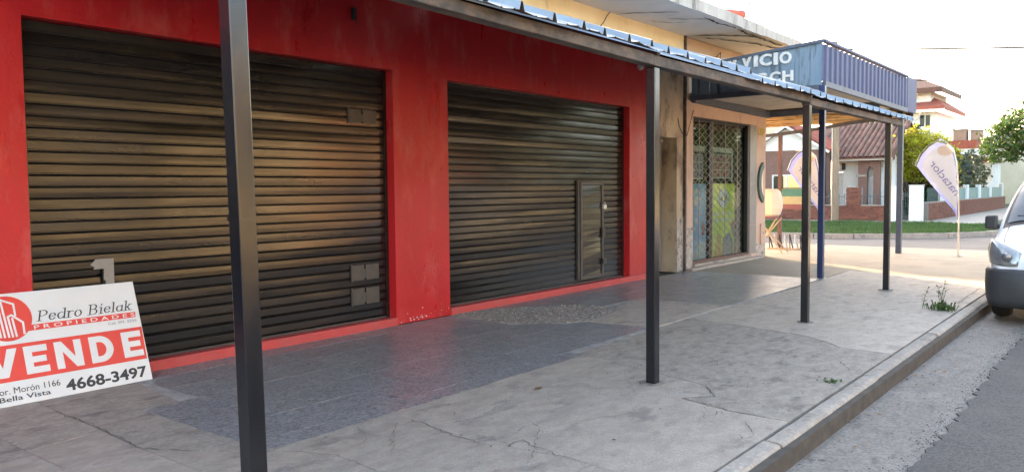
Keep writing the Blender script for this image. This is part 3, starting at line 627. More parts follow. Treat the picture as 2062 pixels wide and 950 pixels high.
for i in range(6):
    for j in range(3): mb = MB(); mb.box(14.79+i*.135, 14.91+i*.135, yp+.035, yp+.049, 1.71+j*.15, 1.84+j*.15); mb.build('packet', M['p_red'], pp)
pp = poster('display_card', 'display card of small violet packets above the blue poster', 'display card', 13.66, 14.38, 1.66, 2.14, M['cream'], yp+.05)
for i in range(5):
    for j in range(3): mb = MB(); mb.box(13.69+i*.138, 13.81+i*.138, yp+.035, yp+.049, 1.69+j*.15, 1.82+j*.15); mb.build('packet', M['p_violet'], pp)
sh = thing('shelf', 'cream wooden shelf edge behind the grille above the packets', 'shelf', (14.6, yp, 2.2)); mb = MB(); mb.box(13.64, 14.40, yp+.02, yp+.3, 2.19, 2.29); mb.box(14.6, 15.7, yp+.02, yp+.3, 2.19, 2.29); mb.build('board', M['cream'], sh)
mb = MB(); mb.box(15.64, 15.70, yp+.02, yp+.06, 1.62, 2.185); mb.build('upright', M['cream'], sh)
pl = thing('house_plant', 'leafy green plant behind the top left of the shop window', 'plant', (13.98, yp+.16, 2.30))
leaves('foliage', [(13.98, yp+.2, 2.52, .34, .16, .27)], 900, .035, M['leafy'], pl, seed=4)
mb = MB(); mb.lathe([(.07, 0), (.09, .1), (.095, .12)], (13.98, yp+.16, 2.295), 12); mb.build('pot', M['clay'], pl)
# scissor grille
gr = thing('window_grille', 'folding steel lattice grille in front of the corner shop window', 'grille', (15.1, F+.022, .1))
yg = F+.022; DX, DZ = .28, .148
mb = MB(); L0 = 12
def bars(sign):
    base = None
    nx = int((W1-.08-W0)/DX); nz = int((WZ1-WZ0-.1)/DZ)
    for s in range(-nz, nx+1):
        pts = []
        for k in range(nz+1):
            xx = W0+.02+(s+k)*DX if sign > 0 else W0+.02+(s+nz-k)*DX
            if W0+.01 <= xx <= W1-.10: pts.append((xx, WZ0+.08+k*DZ))
        if len(pts) < 2: continue
        m_ = MB()
        for (a, b), (c, d) in zip(pts[:-1], pts[1:]):
            n = 4; prev = None
            for q in range(n+1):
                f = q/n; off = .018*math.sin(f*2*PI)
                p = (a+(c-a)*f+off*.8, yg+(.007 if sign > 0 else -.007), b+(d-b)*f)
                if prev: m_.bar(prev, p, .009, .005, up=(0, 1, 0))
                prev = p
        m_.build('lattice_bar', M['grille'], gr)
bars(1); bars(-1)
for xx in np.arange(W0+.31, W1-.1, .588):
    mb = MB(); mb.box(xx-.011, xx+.011, yg-.003, yg+.003, WZ0+.05, WZ1-.02); mb.build('upright_bar', M['grille'], gr)
mb = MB(); mb.box(W0+.013, W1-.02, yg-.03, yg+.03, .106, .15); mb.build('bottom_rail', M['rail_rust'], gr)
mb = MB(); mb.box(W0+.013, W1-.02, yg-.03, yg+.03, WZ1-.035, WZ1-.003); mb.build('top_rail', M['black'], gr)
mb = MB(); mb.box(W1-.09, W1-.02, yg-.025, yg+.025, .151, WZ1-.04); mb.build('end_post', M['black'], gr)
# marks on the pink wall
num = thing('house_number', 'small golden house number on the pink corner wall', 'house number', (16.86, F-.01, 2.6))
for i, ch in enumerate('490'): text_obj('digit', ch, (16.66+i*.13, F-.002, 2.60), (1, 0, 0), (0, 0, 1), .11, .17, M['digit'], num, depth=.015, bold=.01, n=(0, -1, 0))
mb = MB(); mb.box(16.66, 16.86, F-.012, F-.001, 2.52, 2.54); mb.build('underline', M['digit'], num)
dk = thing('round_wall_plaque', 'dark green round plaque at the edge of the pink corner wall', 'plaque', (17.02, F-.02, 1.6))
RX, RZ = .36, .45
ring = [(17.02+RX*math.cos(t), 1.6+RZ*math.sin(t)) for t in np.linspace(PI/2+.27, 3*PI/2-.27, 24)]
rin = [(17.02+RX*.62*math.cos(t), 1.6+RZ*.72*math.sin(t)) for t in np.linspace(3*PI/2-.27, PI/2+.27, 24)]
mb = MB(); mb.prism(ring+rin, XZ, F-.001, F-.05); mb.build('rim', M['disc_green'], dk)
mb = MB(); mb.prism(rin, XZ, F-.001, F-.02); mb.build('face', M['cream'], dk)
bx = thing('meter_box', 'small pale meter box low on the pink corner wall', 'meter box', (16.96, F-.03, .3)); mb = MB(); mb.box(16.84, 17.08, F-.035, F-.001, .29, .72); mb.build('cover', M['pink'], bx, bevel=.01); mb = MB(); mb.box(16.93, 16.99, F-.042, F-.034, .5, .53); mb.build('latch', M['steel'], bx)

# ================================================================== awning on posts
aw = thing('awning', 'corrugated metal awning over the pavement carried on four black square posts', 'awning', (6, 4.7, 0))
for i, xx in enumerate((1.962, 5.47, 8.95, 12.43)):
    mb = MB(); y0 = 2.935; q = .082 if i == 0 else .078; tl = -.05 if i == 0 else RNG.uniform(-.006, .006)
    mb.hexa([(xx-q/2, y0, -.01), (xx+q/2, y0, -.01), (xx+q/2, y0+q, -.01), (xx-q/2, y0+q, -.01), (xx+tl-q/2, y0, 2.405), (xx+tl+q/2, y0, 2.405), (xx+tl+q/2, y0+q, 2.405), (xx+tl-q/2, y0+q, 2.405)]); p = mb.build('post', M['post'], aw, bevel=.006, loc=(xx, y0+q/2, 0))
    mb = MB(); mb.prism([(xx+(.055+RNG.uniform(.005, .03))*1.3*math.cos(t), y0+q/2+(.055+RNG.uniform(.005, .03))*1.3*math.sin(t)) for t in np.linspace(0, 2*PI, 15)[:-1]], lambda a, b, d: (a, b, d), -.01, .007); mb.build('mortar_collar', M['mortar'], p)
    if i == 0: mb = MB(); mb.box(xx-.029-q/2-.003, xx-.029+q/2+.001, y0-.003, y0+q+.003, 1.38, 1.395); mb.build('weld_seam', M['post'], p)
mb = MB(); mb.hexa([(1.80, 2.925, 2.462), (5.40, 2.925, 2.413), (5.40, 3.02, 2.413), (1.80, 3.02, 2.462), (1.80, 2.925, 2.525), (5.40, 2.925, 2.493), (5.40, 3.02, 2.493), (1.80, 3.02, 2.525)]); mb.box(5.402, 8.9, 2.927, 3.022, 2.411, 2.490); mb.box(8.902, 13.0, 2.925, 3.02, 2.388, 2.462); mb.build('beam', M['beam'], aw, bevel=.006)
mb = MB(); mb.bar((1.85, F-.06, 3.70), (13.2, F-.06, 3.70), .08, .1); mb.build('wall_beam', M['beam'], aw)
SL = (3.815-2.507)/(F-2.86); 
for xx in (1.955, 5.46, 8.95, 12.43):
    mb = MB(); mb.bar((xx, 2.93, 2.535-.055), (xx, F-.11, 2.535-.055+SL*(F-.11-2.93)), .05, .07); mb.build('rafter', M['post'], aw)
def sheet(x0, x1, pitch, dz, rot, yf, name='roof_sheet'):
    mb = MB(); n = int(round((x1-x0)/pitch)); p = (x1-x0)/n; cols = []
    for i in range(n):
        a = x0+i*p
        for t, h in ((0, 0), (.30, .0), (.34, .008), (.38, 0), (.66, 0), (.70, .008), (.74, .0), (.84, .0), (.89, .05), (.95, .05), (1.0, 0)):
            if t == 0 and i > 0: continue
            cols.append((a+t*p, h))
    ys = [yf, yf+.5, yf+1.3, yf+2.4, F-.004]
    k = len(cols)
    for y_ in ys:
        for (xx, h) in cols:
            mb.v.append((xx, y_, 2.507+dz-(.030 if x0 > 6.9 else 0)+max(0, 5.4-(x0+x1)/2)*.006+SL*(y_-2.86)+h+rot*(xx-(x0+x1)/2)+((.004*math.sin(xx*9)+.006*math.sin(xx*23+dz*900)) if y_ == yf else 0)))
    for j in range(len(ys)-1):
        for i in range(k-1): mb.f.append((j*k+i, j*k+i+1, (j+1)*k+i+1, (j+1)*k+i))
    o = mb.build(name, M['sheet'], aw); so_ = o.modifiers.new('solid', 'SOLIDIFY'); so_.thickness = .0035; so_.offset = 0; o.data.materials.append(M['sheet_shaded']); so_.material_offset = 1
    return o
xa = 1.55; i = 0
while xa < 13.3:
    xb = min(xa+.93, 13.38); sheet(xa-.03, xb, .31, .004*(i % 2)+RNG.uniform(-.004, .006), RNG.uniform(-.006, .006), 2.86+RNG.uniform(-.03, .02)); xa = xb; i += 1

# ================================================================== blue sign canopy
sg = thing('sign_canopy', 'blue corrugated sign canopy with white letters over the corner shop', 'sign canopy', (16.7, 5.4, 0))
SX0, SX1, SY = 13.47, 20.0, 4.25; ZB, ZT = 3.14, 3.84
def corr(mb, p0, p1, zb0, zb1, zt0, zt1, pitch, d, nrm):
    p0 = np.array(p0, float); p1 = np.array(p1, float); L_ = np.linalg.norm(p1-p0); n = int(L_/pitch); nrm = np.array(nrm[:2], float); rows_ = []
    for i in range(n):
        for t, h in ((0, 0), (.42, 0), (.5, 1), (.92, 1)): rows_.append(((i+t)/n, h))
    rows_.append((1, 0)); b = len(mb.v)
    for t, h in rows_:
        q = p0+(p1-p0)*t+nrm*d*h
        mb.v.append((q[0], q[1], zb0+(zb1-zb0)*t)); mb.v.append((q[0], q[1], zt0+(zt1-zt0)*t))
    for i in range(len(rows_)-1): mb.f.append((b+2*i, b+2*i+2, b+2*i+3, b+2*i+1))
mb = MB(); corr(mb, (SX0, SY), (19.15, SY), ZB+.07, ZB+.04, ZT-.03, ZT-.01, .27, .03, (0, -1, 0)); o = mb.build('front_panel', M['sign_blue'], sg); o.modifiers.new('s', 'SOLIDIFY').thickness = .003
mb = MB(); mb.box(19.15, SX1, SY-.035, SY-.015, ZB-.02, ZT+.03); mb.build('end_panel', M['sign_blue'], sg)
# left face is split into panels: faded boards with joints
ysl = [SY, 4.44, 4.62, 4.69, 5.25, 5.8, 6.2, F-.03]
ztop = lambda y_: 3.83-.20*(y_-SY)/(F-SY)
zbot = lambda y_: 3.15-.0*(y_-SY)
for a, b in zip(ysl[:-1], ysl[1:]):
    mb = MB(); d = RNG.uniform(0, .008)
    mb.hexa([(SX0-d, a+.004, zbot(a)), (SX0-d, b-.004, zbot(b)), (SX0+.02, b-.004, zbot(b)), (SX0+.02, a+.004, zbot(a)), (SX0-d, a+.004, ztop(a)), (SX0-d, b-.004, ztop(b)), (SX0+.02, b-.004, ztop(b)), (SX0+.02, a+.004, ztop(a))])
    mb.build('side_panel', M['sign_pale'], sg)
mb = MB(); mb.bar((SX0-.01, SY-.03, 3.855), (SX0-.01, F-.02, 3.65), .07, .05); mb.build('top_trim', M['sign_dark'], sg)
mb = MB(); mb.bar((SX0-.01, SY-.015, ZT+.02), (19.14, SY-.015, ZT+.025), .09, .04); mb.build('top_trim', M['sign_blue'], sg)
mb = MB(); mb.bar((SX0+.06, SY-.02, ZB+.03), (19.14, SY-.02, ZB-.0), .06, .09); mb.build('bottom_trim', M['sign_dark'], sg)
mb = MB(); mb.bar((SX0-.005, SY+.04, 3.11), (SX0-.005, F-.03, 3.10), .07, .08); mb.build('bottom_trim', M['sign_dark'], sg)
mb = MB(); mb.bar((SX0+.05, F-.05, 3.10), (17.2, F-.05, 3.05), .09, .12); mb.build('wall_beam', M['sign_dark'], sg)
# letters
def word(s, ys, z0, h, wmap):
    y_ = ys
    for ch in s:
        wd = wmap.get(ch, .20)
        text_obj('letter', ch, (SX0-.012, y_, z0), (0, -1, 0), (0, 0, 1), wd-.035 if ch != 'I' else wd-.03, h, M['letter'], sg, depth=.03, bold=.035, n=(-1, 0, 0)); y_ -= wd
word('SERVICIO', 6.30, 3.545, .20, {'S': .235, 'E': .225, 'R': .235, 'V': .225, 'I': .10, 'C': .245, 'O': .235})
word('BOSCH', 5.80, 3.255, .175, {'B': .235, 'O': .235, 'S': .225, 'C': .22, 'H': .215})
# soffit
n_ = 20
mb = MB(); rows_ = []
for i in range(n_):
    for t, h in ((0, 0), (.7, 0), (.78, .022), (.92, .022)): rows_.append((13.5+(17.1-13.5)*(i+t)/n_, h))
for xx, h in rows_: mb.v += [(xx, SY+.06, 3.165+h), (xx, F-.1, 3.145+h)]
for i in range(len(rows_)-1): mb.f.append((2*i, 2*i+1, 2*i+3, 2*i+2))
mb.build('ceiling_panel', M['ceil'], sg)
mb = MB(); mb.bar((17.16, SY+.03, 3.10), (17.16, F-.1, 3.06), .07, .12); mb.build('cross_beam', M['sign_dark'], sg)
mb = MB(); mb.box(17.25, 18.0, SY+.05, 8.2, 3.085, 3.10); mb.build('ceiling_panel', M['ceil'], sg)
xx = 18.02
while xx < 19.9:
    wd = RNG.uniform(.06, .13); ya = SY+.06; 
    while ya < 8.1:
        ln = RNG.uniform(.8, 2.2); mb = MB(); dz = RNG.uniform(-.03, .02)
        mb.box(xx, xx+wd-.012, ya, min(ya+ln, 8.15)-.02, 3.05+dz, 3.062+dz); mb.build('ceiling_board', M['rot'], sg); ya += ln
    xx += wd
mb = MB(); mb.box(13.5, 20, SY+.02, 8.2, 3.20, 3.21); mb.box(13.5, 20, 8.2, 8.22, 2.98, 3.21); mb.box(19.97, 20.0, SY+.02, 8.2, 3.0, 3.2); mb.build('deck', M['rot'], sg)
mb = MB()
pts = [(SX1, SY+.02, 3.10), (SX1, 5.6, 3.0), (SX1, 6.6, 2.88), (SX1, 7.5, 2.80), (SX1, 8.2, 2.78)]
for a, b in zip(pts[:-1], pts[1:]): mb.bar(a, b, .07, .08)
mb.build('edge_beam', M['sign_dark'], sg)
for nm, xx, y_, q, zt_, m_ in (('post', 13.5, 4.24, .09, 3.14, 'post_blue'), ('post', 19.42, 4.4, .11, 3.13, 'post_grey'), ('post', 20.0, 7.3, .085, 2.78, 'post_red')):
    mb = MB(); mb.box(xx-q/2, xx+q/2, y_-q/2, y_+q/2, -.01, zt_); o = mb.build(nm, M[m_], sg, bevel=.005)
    if m_ == 'post_red': o['label'] = 'slim rust red post at the far edge'

# ================================================================== for sale board
bo = thing('sale_board', 'white and red property sale board leaning on the left shutter', 'sign board', (2.6, 6.285, 0))
U = np.array([1., 0, 0]); V = np.array([0, .33530415, .94210993]); N = np.array([0, -.94210993, .33530415]); P0 = np.array([3.22, 6.285, .0])
def bp(u, v, d=0): return tuple(P0+U*u+V*v+N*d)
BW = -1.17
mb = MB(); mb.prism([(BW, 0), (0, 0), (0.0, .82), (BW, .82)], bp, -.02, 0.0); mb.build('panel', M['white'], bo, bevel=.002)
mb = MB(); mb.prism([(BW+.01, .172), (-.012, .172), (-.005, .438), (BW+.01, .438)], bp, .001, .0018); mb.build('red_band', M['print_red'], bo)
mb = MB(); mb.prism([(-.96, .522), (-.036, .522), (-.030, .566), (-.96, .566)], bp, .001, .0017); mb.build('red_strip', M['print_red'], bo)
mb = MB(); cc = [(-.963+.168*math.cos(2*PI*i/40), .632+.168*math.sin(2*PI*i/40)) for i in range(40)]; mb.prism(cc, bp, .0018, .0024); mb.build('red_roundel', M['print_red'], bo)
def stroke(mb, a, b, w_, d): a = np.array(a); b = np.array(b); t = (b-a)/np.linalg.norm(b-a); n = np.array([-t[1], t[0]])*w_/2; a = a-t*w_*.3; b = b+t*w_*.3; mb.quad(bp(*(a-n), d), bp(*(b-n), d), bp(*(b+n), d), bp(*(a+n), d))
mb = MB(); k = 0
for a, b in [((-1.02, .50), (-1.04, .765)), ((-.995, .497), (-1.01, .755)), ((-.968, .495), (-.985, .76)), ((-1.06, .74), (-.985, .775)), ((-.985, .775), (-.905, .735)), ((-.905, .735), (-.905, .65)), ((-.943, .494), (-.955, .64)), ((-.918, .494), (-.928, .63)), ((-.955, .645), (-.928, .655)), ((-.93, .655), (-.862, .592)), ((-.862, .592), (-.865, .508))]:
    stroke(mb, a, b, .014, .0028+k*.00004); k += 1
mb.build('tower_logo', M['white'], bo)
def glyph(polys): # block capitals in a unit box
    return polys
def block(ch, u0, u1, v0, v1, m, d=.0026):
    W_ = u1-u0; H_ = v1-v0; mb = MB(); s = .26
    def R(a, b, c, e): mb.prism([(u0+a*W_, v0+c*H_), (u0+b*W_, v0+c*H_), (u0+b*W_, v0+e*H_), (u0+a*W_, v0+e*H_)], bp, d-.0006, d)
    def Pg(p): mb.prism([(u0+a*W_, v0+b*H_) for a, b in p], bp, d-.0006, d)
    if ch == 'E': R(0, .34, 0, 1); R(.34, 1, 0, .235); R(.34, .92, .39, .61); R(.34, 1, .765, 1)
    if ch == 'N': R(0, .28, 0, 1); R(.72, 1, 0, 1); Pg([(.28, 1), (.28, .62), (.72, 0), (.72, .38)])
    if ch == 'V': Pg([(0, 1), (.30, 1), (.5, .34), (.70, 1), (1, 1), (.64, 0), (.36, 0)])
    if ch == 'D':
        out = [(.42+.58*math.cos(t), .5+.5*math.sin(t)) for t in np.linspace(-PI/2, PI/2, 15)]; inn = [(.42+.27*math.cos(t), .5+.27*math.sin(t)) for t in np.linspace(PI/2, -PI/2, 15)]
        R(0, .30, 0, 1); Pg([(.30, 0)]+out+[(.30, 1), (.30, .77)]+inn+[(.30, .23)])
    mb.build('lettering', m, bo)
for ch, a, b in (('V', -1.150, -.935), ('E', -.895, -.735), ('N', -.685, -.492), ('D', -.434, -.257), ('E', -.184, -.028)): block(ch, a, b, .204, .410, M['white'])
text_obj('lettering', '4668-3497', bp(-.652, .029, .001), U, V, .618, .090, M['print_black'], bo, depth=.0012, bold=.028, n=N)
text_obj('lettering', 'or. Morón 1166', bp(-1.092, .085, .001), U, V, .405, .046, M['print_black'], bo, depth=.0012, bold=0, n=N)
text_obj('lettering', 'Bella Vista', bp(-1.10, .034, .001), U, V, .338, .036, M['print_black'], bo, depth=.0012, bold=.01, n=N)
text_obj('lettering', 'Col. SM. 2555', bp(-.262, .485, .001), U, V, .226, .021, M['print_grey'], bo, depth=.0012, n=N)
text_obj('lettering', 'P R O P I E D A D E S', bp(-.795, .529, .0018), U, V, .755, .029, M['white'], bo, depth=.0006, bold=.008, n=N)
# slanted bold roman script: a broad nib sweeps each stroke
def nib(strokes, u0, v0, sc, mb, d0):
    w_ = .145; sh_ = .28; k = 0
    for st in strokes:
        pts = [np.array(p, float) for p in st]
        for a, b in zip(pts[:-1], pts[1:]):
            if abs(a[1]-b[1]) < .03 and True: # thin horizontal
                q = [(a[0]-w_/2, a[1]-.028), (b[0]+w_/2, b[1]-.028), (b[0]+w_/2, b[1]+.028), (a[0]-w_/2, a[1]+.028)]
            else:
                e = .018*(1 if b[1] > a[1] else -1)
                q = [(a[0]-w_/2, a[1]-e), (a[0]+w_/2, a[1]-e), (b[0]+w_/2, b[1]+e), (b[0]-w_/2, b[1]+e)]
            mb.quad(*[bp(u0+(x_+y_*sh_)*sc, v0+y_*sc, d0+k*.00002) for x_, y_ in q]); k += 1
def arc_(cx, cy, rx, ry, t0, t1, n=10): return [(cx+rx*math.cos(math.radians(t)), cy+ry*math.sin(math.radians(t))) for t in np.linspace(t0, t1, n)]
GL = {'P': (.74, [[(.17, 0), (.17, 1)], [(.05, 0), (.30, 0)], [(.05, 1), (.4, 1)], [(.2, .48), (.4, .48)], arc_(.38, .74, .24, .25, 90, -90)]),
      'e': (.56, [[(.1, .34), (.42, .36)], arc_(.27, .33, .20, .31, 15, 330, 14)]),
      'd': (.64, [arc_(.27, .33, .20, .31, 60, 330, 12), [(.50, 0), (.50, 1)], [(.40, 1), (.5, 1)], [(.5, 0), (.6, .02)]]),
      'r': (.50, [[(.14, 0), (.14, .64)], [(.04, .64), (.14, .64)], [(.04, 0), (.26, 0)], arc_(.33, .42, .17, .21, 150, 50, 5)]),
      'o': (.60, [arc_(.28, .33, .21, .31, 0, 360, 18)]), ' ': (.34, []),
      'B': (.80, [[(.17, 0), (.17, 1)], [(.05, 0), (.42, 0)], [(.05, 1), (.38, 1)], [(.2, .52), (.42, .52)], arc_(.38, .76, .20, .24, 90, -90), arc_(.40, .26, .24, .26, 90, -90)]),
      'i': (.32, [[(.14, 0), (.14, .64)], [(.04, .64), (.14, .64)], [(.04, 0), (.25, 0)], [(.14, .84), (.14, .96)]]),
      'l': (.32, [[(.14, 0), (.14, 1)], [(.04, 1), (.14, 1)], [(.04, 0), (.25, 0)]]),
      'a': (.60, [arc_(.26, .3, .19, .29, 50, 320, 12), [(.46, .02), (.46, .62)], [(.46, .01), (.56, .02)]]),
      'k': (.64, [[(.14, 0), (.14, 1)], [(.04, 1), (.14, 1)], [(.04, 0), (.25, 0)], [(.2, .3), (.44, .62)], [(.38, .62), (.54, .62)], [(.26, .38), (.46, 0)], [(.40, 0), (.60, 0)]])}
def script(s, u0, u1, v0, h):
    tot = sum(GL[c][0] for c in s)+.2; sx = (u1-u0)/tot/h; u = u0; mb = MB()
    for i, c in enumerate(s):
        a, st = GL[c]; nib([[(p[0]*sx, p[1]) for p in q] for q in st], u, v0, h, mb, .0013+i*.00001); u += a*sx*h
    mb.build('lettering', M['print_black'], bo)
script('Pedro Bielak', -.772, -.030, .586, .078)

# ================================================================== small fittings on the facade
la = thing('wall_lamp', 'bare bulb in a lampholder hanging high on the red wall near the second post', 'lamp', (11.5, F, 3.5))
mb = MB(); mb.tube([(11.5, F-.002, 3.63), (11.5, F-.09, 3.63), (11.5, F-.10, 3.56)], .018, 8); mb.lathe([(.028, 0), (.032, .05), (.03, .08)], (11.5, F-.10, 3.50), 10); mb.build('holder', M['beam'], la)
mb = MB(); mb.lathe([(.005, 0), (.03, .008), (.052, .04), (.055, .065), (.04, .1), (.027, .12)], (11.5, F-.10, 3.385), 12); mb.build('bulb', M['bulb'], la, smooth=True)
mb = MB(); mb.tube([(10.7, F-.02, 4.18), (10.55, F-.06, 4.1), (10.4, F-.1, 3.98), (10.25, F-.1, 3.86)], .008, 5); tag(mb.build('cable', M['cable']), 'black cable dropping from the soffit on to the awning', 'cable')
mb = MB(); mb.tube([(13.7, F-.03, 3.9), (14.0, F-.05, 3.86), (14.4, F-.05, 3.92), (14.72, F-.03, 4.08), (14.7, F-.03, 3.95), (14.5, F-.04, 3.85), (14.35, F-.04, 3.78)], .009, 5); tag(mb.build('cable', M['cable']), 'looped black cable on the wall above the sign letters', 'cable')
mb = MB(); mb.tube([(13.0, F-.006, 2.72), (13.03, F-.012, 2.6), (13.15, F-.012, 2.47), (13.26, F-.05, 2.43), (13.6, F-.012, 2.90)], .006, 5); tag(mb.build('cable', M['cable']), 'thin cable hanging on the stained wall above the grey door', 'cable')
hk = thing('wall_bracket', 'small dark bracket on the red wall above the wide shutter', 'bracket', (6.0, F, 3.4)); mb = MB(); mb.box(5.62, 5.66, F-.04, F-.001, 3.28, 3.40); mb.tube([(5.64, F-.03, 3.3), (5.64, F-.06, 3.26), (5.64, F-.05, 3.22)], .007, 5); mb.build('hook', M['black'], hk)
mb = MB(); mb.tube([(12.85, 6.0, 4.47), (13.55, 5.62, 4.47)], .075, 14); tag(mb.build('roof_pipe', M['orange_pipe']), 'orange drain pipe lying on the edge of the concrete roof slab', 'pipe')
ms = thing('roof_mast', 'grey metal mast with a side arm standing on the roof slab', 'mast', (13.52, 5.64, 4.36))
mb = MB(); mb.tube([(13.52, 5.64, 4.35), (13.52, 5.64, 4.95)], .028, 8); mb.build('pole', M['alu'], ms); mb = MB(); mb.tube([(13.53, 5.64, 4.70), (13.95, 5.66, 4.73)], .014, 6); mb.tube([(13.93, 5.5, 4.73), (13.95, 5.85, 4.76)], .025, 6); mb.build('arm', M['alu'], ms)
mb = MB(); mb.box(13.42, 13.62, 5.56, 5.74, 4.36, 4.375); mb.build('foot_plate', M['black'], ms)

# ================================================================== pavement display outside the corner shop
dr = thing('drum_on_stand', 'cream rounded drum on a folding wooden cross stand at the shop corner', 'drum', (18.3, 6.95, 0))
mb = MB(); mb.lathe([(.20, 0), (.27, .05), (.315, .2), (.32, .38), (.27, .58), (.19, .64)], (18.3, 6.95, .82), 10); mb.build('drum', M['cream'], dr)
mb = MB(); mb.lathe([(.24, 0), (.24, .03)], (18.3, 6.95, .79), 14); mb.build('tray', M['poster_rose'], dr)
for a, b in (((18.12, 6.55, 0), (18.42, 7.25, .79)), ((18.12, 7.25, 0), (18.42, 6.68, .79)), ((18.50, 6.55, 0), (18.22, 7.2, .79)), ((18.5, 7.3, 0), (18.2, 6.72, .79))): mb = MB(); mb.bar(a, b, .025); mb.build('leg', M['wood'], dr)
es = thing('poster_stand', 'thin black stand holding a teal and cream poster by the shop corner', 'poster stand', (19.7, 6.8, 0))
ex = 19.7
mb = MB(); mb.box(ex-.01, ex+.01, 6.64, 7.14, 1.08, 1.46); mb.build('board', M['poster_cream'], es)
mb = MB(); mb.box(ex-.014, ex-.0105, 6.65, 7.13, 1.27, 1.45); mb.build('teal_print', M['poster_teal'], es); mb = MB(); mb.box(ex-.014, ex-.0105, 6.65, 7.13, .96, 1.08); mb.build('rose_print', M['poster_rose'], es)
mb = MB(); mb.box(ex-.016, ex+.016, 6.60, 6.64, .0, 1.48); mb.build('upright', M['black'], es); mb = MB(); mb.box(ex-.016, ex+.016, 7.14, 7.17, .95, 1.48); mb.box(ex-.016, ex+.016, 6.64, 7.14, 1.46, 1.48); mb.box(ex-.2, ex+.2, 6.59, 6.65, 0, .025); mb.build('frame', M['black'], es)
rk = thing('floor_rack', 'low metal floor rack with triangle frames below the poster stand', 'rack', (19.2, 6.9, 0))
mb = MB(); mb.box(19.17, 19.21, 6.45, 7.3, .0, .03); mb.box(19.37, 19.41, 6.45, 7.3, .0, .03); mb.build('base', M['wood'], rk)
for i, y_ in enumerate(np.linspace(6.5, 7.25, 7)):
    mb = MB(); mb.bar((19.19, y_, .03), (19.29, y_+.05, .36), .022); mb.bar((19.39, y_, .03), (19.29, y_+.05, .36), .022); mb.build('triangle_frame', M['alu' if i % 2 else 'black'], rk)

def feather(loc, s, label, yaw=0, letters=True):
    fl = thing('feather_flag', label, 'flag', loc, None)
    ox, oy, oz = loc
    def fp(a, b, d=0): return (ox+d+.06*math.sin(a*2.2)*s, oy+a*s, oz+b*s)
    pole = [(0, 0), (.0, .8), (.03, 1.5), (.06, 1.95), (.14, 2.28), (.30, 2.44), (.45, 2.47), (.62, 2.38), (.78, 2.2), (.88, 1.93)]
    mb = MB(); mb.tube([fp(a, b) for a, b in pole], [.014*s]*5+[.009*s]*5, 6); mb.build('pole', M['alu'], fl)
    mb = MB(); mb.tube([fp(0, 0), fp(0, .45)], .02*s, 8); mb.box(ox-.12, ox+.12, oy-.02, oy+.02, 0, .015); mb.box(ox-.02, ox+.02, oy-.12, oy+.12, 0.016, .03); mb.build('base', M['alu'], fl)
    out = [(.03, .78), (.05, 1.4), (.08, 1.9), (.16, 2.24), (.31, 2.40), (.45, 2.43), (.60, 2.345), (.75, 2.17), (.85, 1.93), (.70, 1.72), (.50, 1.46), (.30, 1.20), (.14, 1.02), (.06, .9)]
    def cloth(poly, m_, nm, d):
        mb = MB(); c = (sum(p[0] for p in poly)/len(poly), sum(p[1] for p in poly)/len(poly)); n = len(poly); K = 4
        for k in range(K+1):
            for a, b in poly: q = (c[0]+(a-c[0])*k/K, c[1]+(b-c[1])*k/K); mb.v.append(fp(*q, d))
        for k in range(K):
            for i in range(n): mb.f.append((k*n+i, k*n+(i+1) % n, (k+1)*n+(i+1) % n, (k+1)*n+i))
        return mb.build(nm, m_, fl)
    o = cloth(out, M['flag_edge'], 'banner', 0); o.modifiers.new('s', 'SOLIDIFY').thickness = .002
    inn = [(.045, .98), (.06, 1.4), (.09, 1.88), (.17, 2.2), (.30, 2.33), (.46, 2.32), (.62, 2.2), (.735, 2.0), (.735, 1.86), (.60, 1.68), (.42, 1.44), (.25, 1.22), (.11, 1.05)]
    cloth(inn, M['flag'], 'print_panel', -.004)
    cloth([(.29+.16*math.cos(t), 2.25+.12*math.sin(t)) for t in np.linspace(0, 2*PI, 14)[:-1]], M['flag_orange'], 'print_spot', -.007)
    if letters:
        d = np.array([.47, -.0+.62]); d /= np.linalg.norm(d)      # from the lower right up to the left
        u = np.array([0, .60, .80]); v = np.array([0, -.80, .60])
        st = np.array(fp(.085, 1.28, -.012))
        text_obj('lettering', 'nataclor', st, u, v, .86*s, .15*s, M['flag_text'], fl, depth=.001, bold=.004, n=(-1, 0, 0))
    return fl
feather((19.2, 3.18, 0), 1.0, 'backlit cream and lilac feather flag on the sunny pavement near the van')
feather((21.0, 6.62, 0), 1.0, 'lilac edged feather flag behind the rust red post at the shop corner')

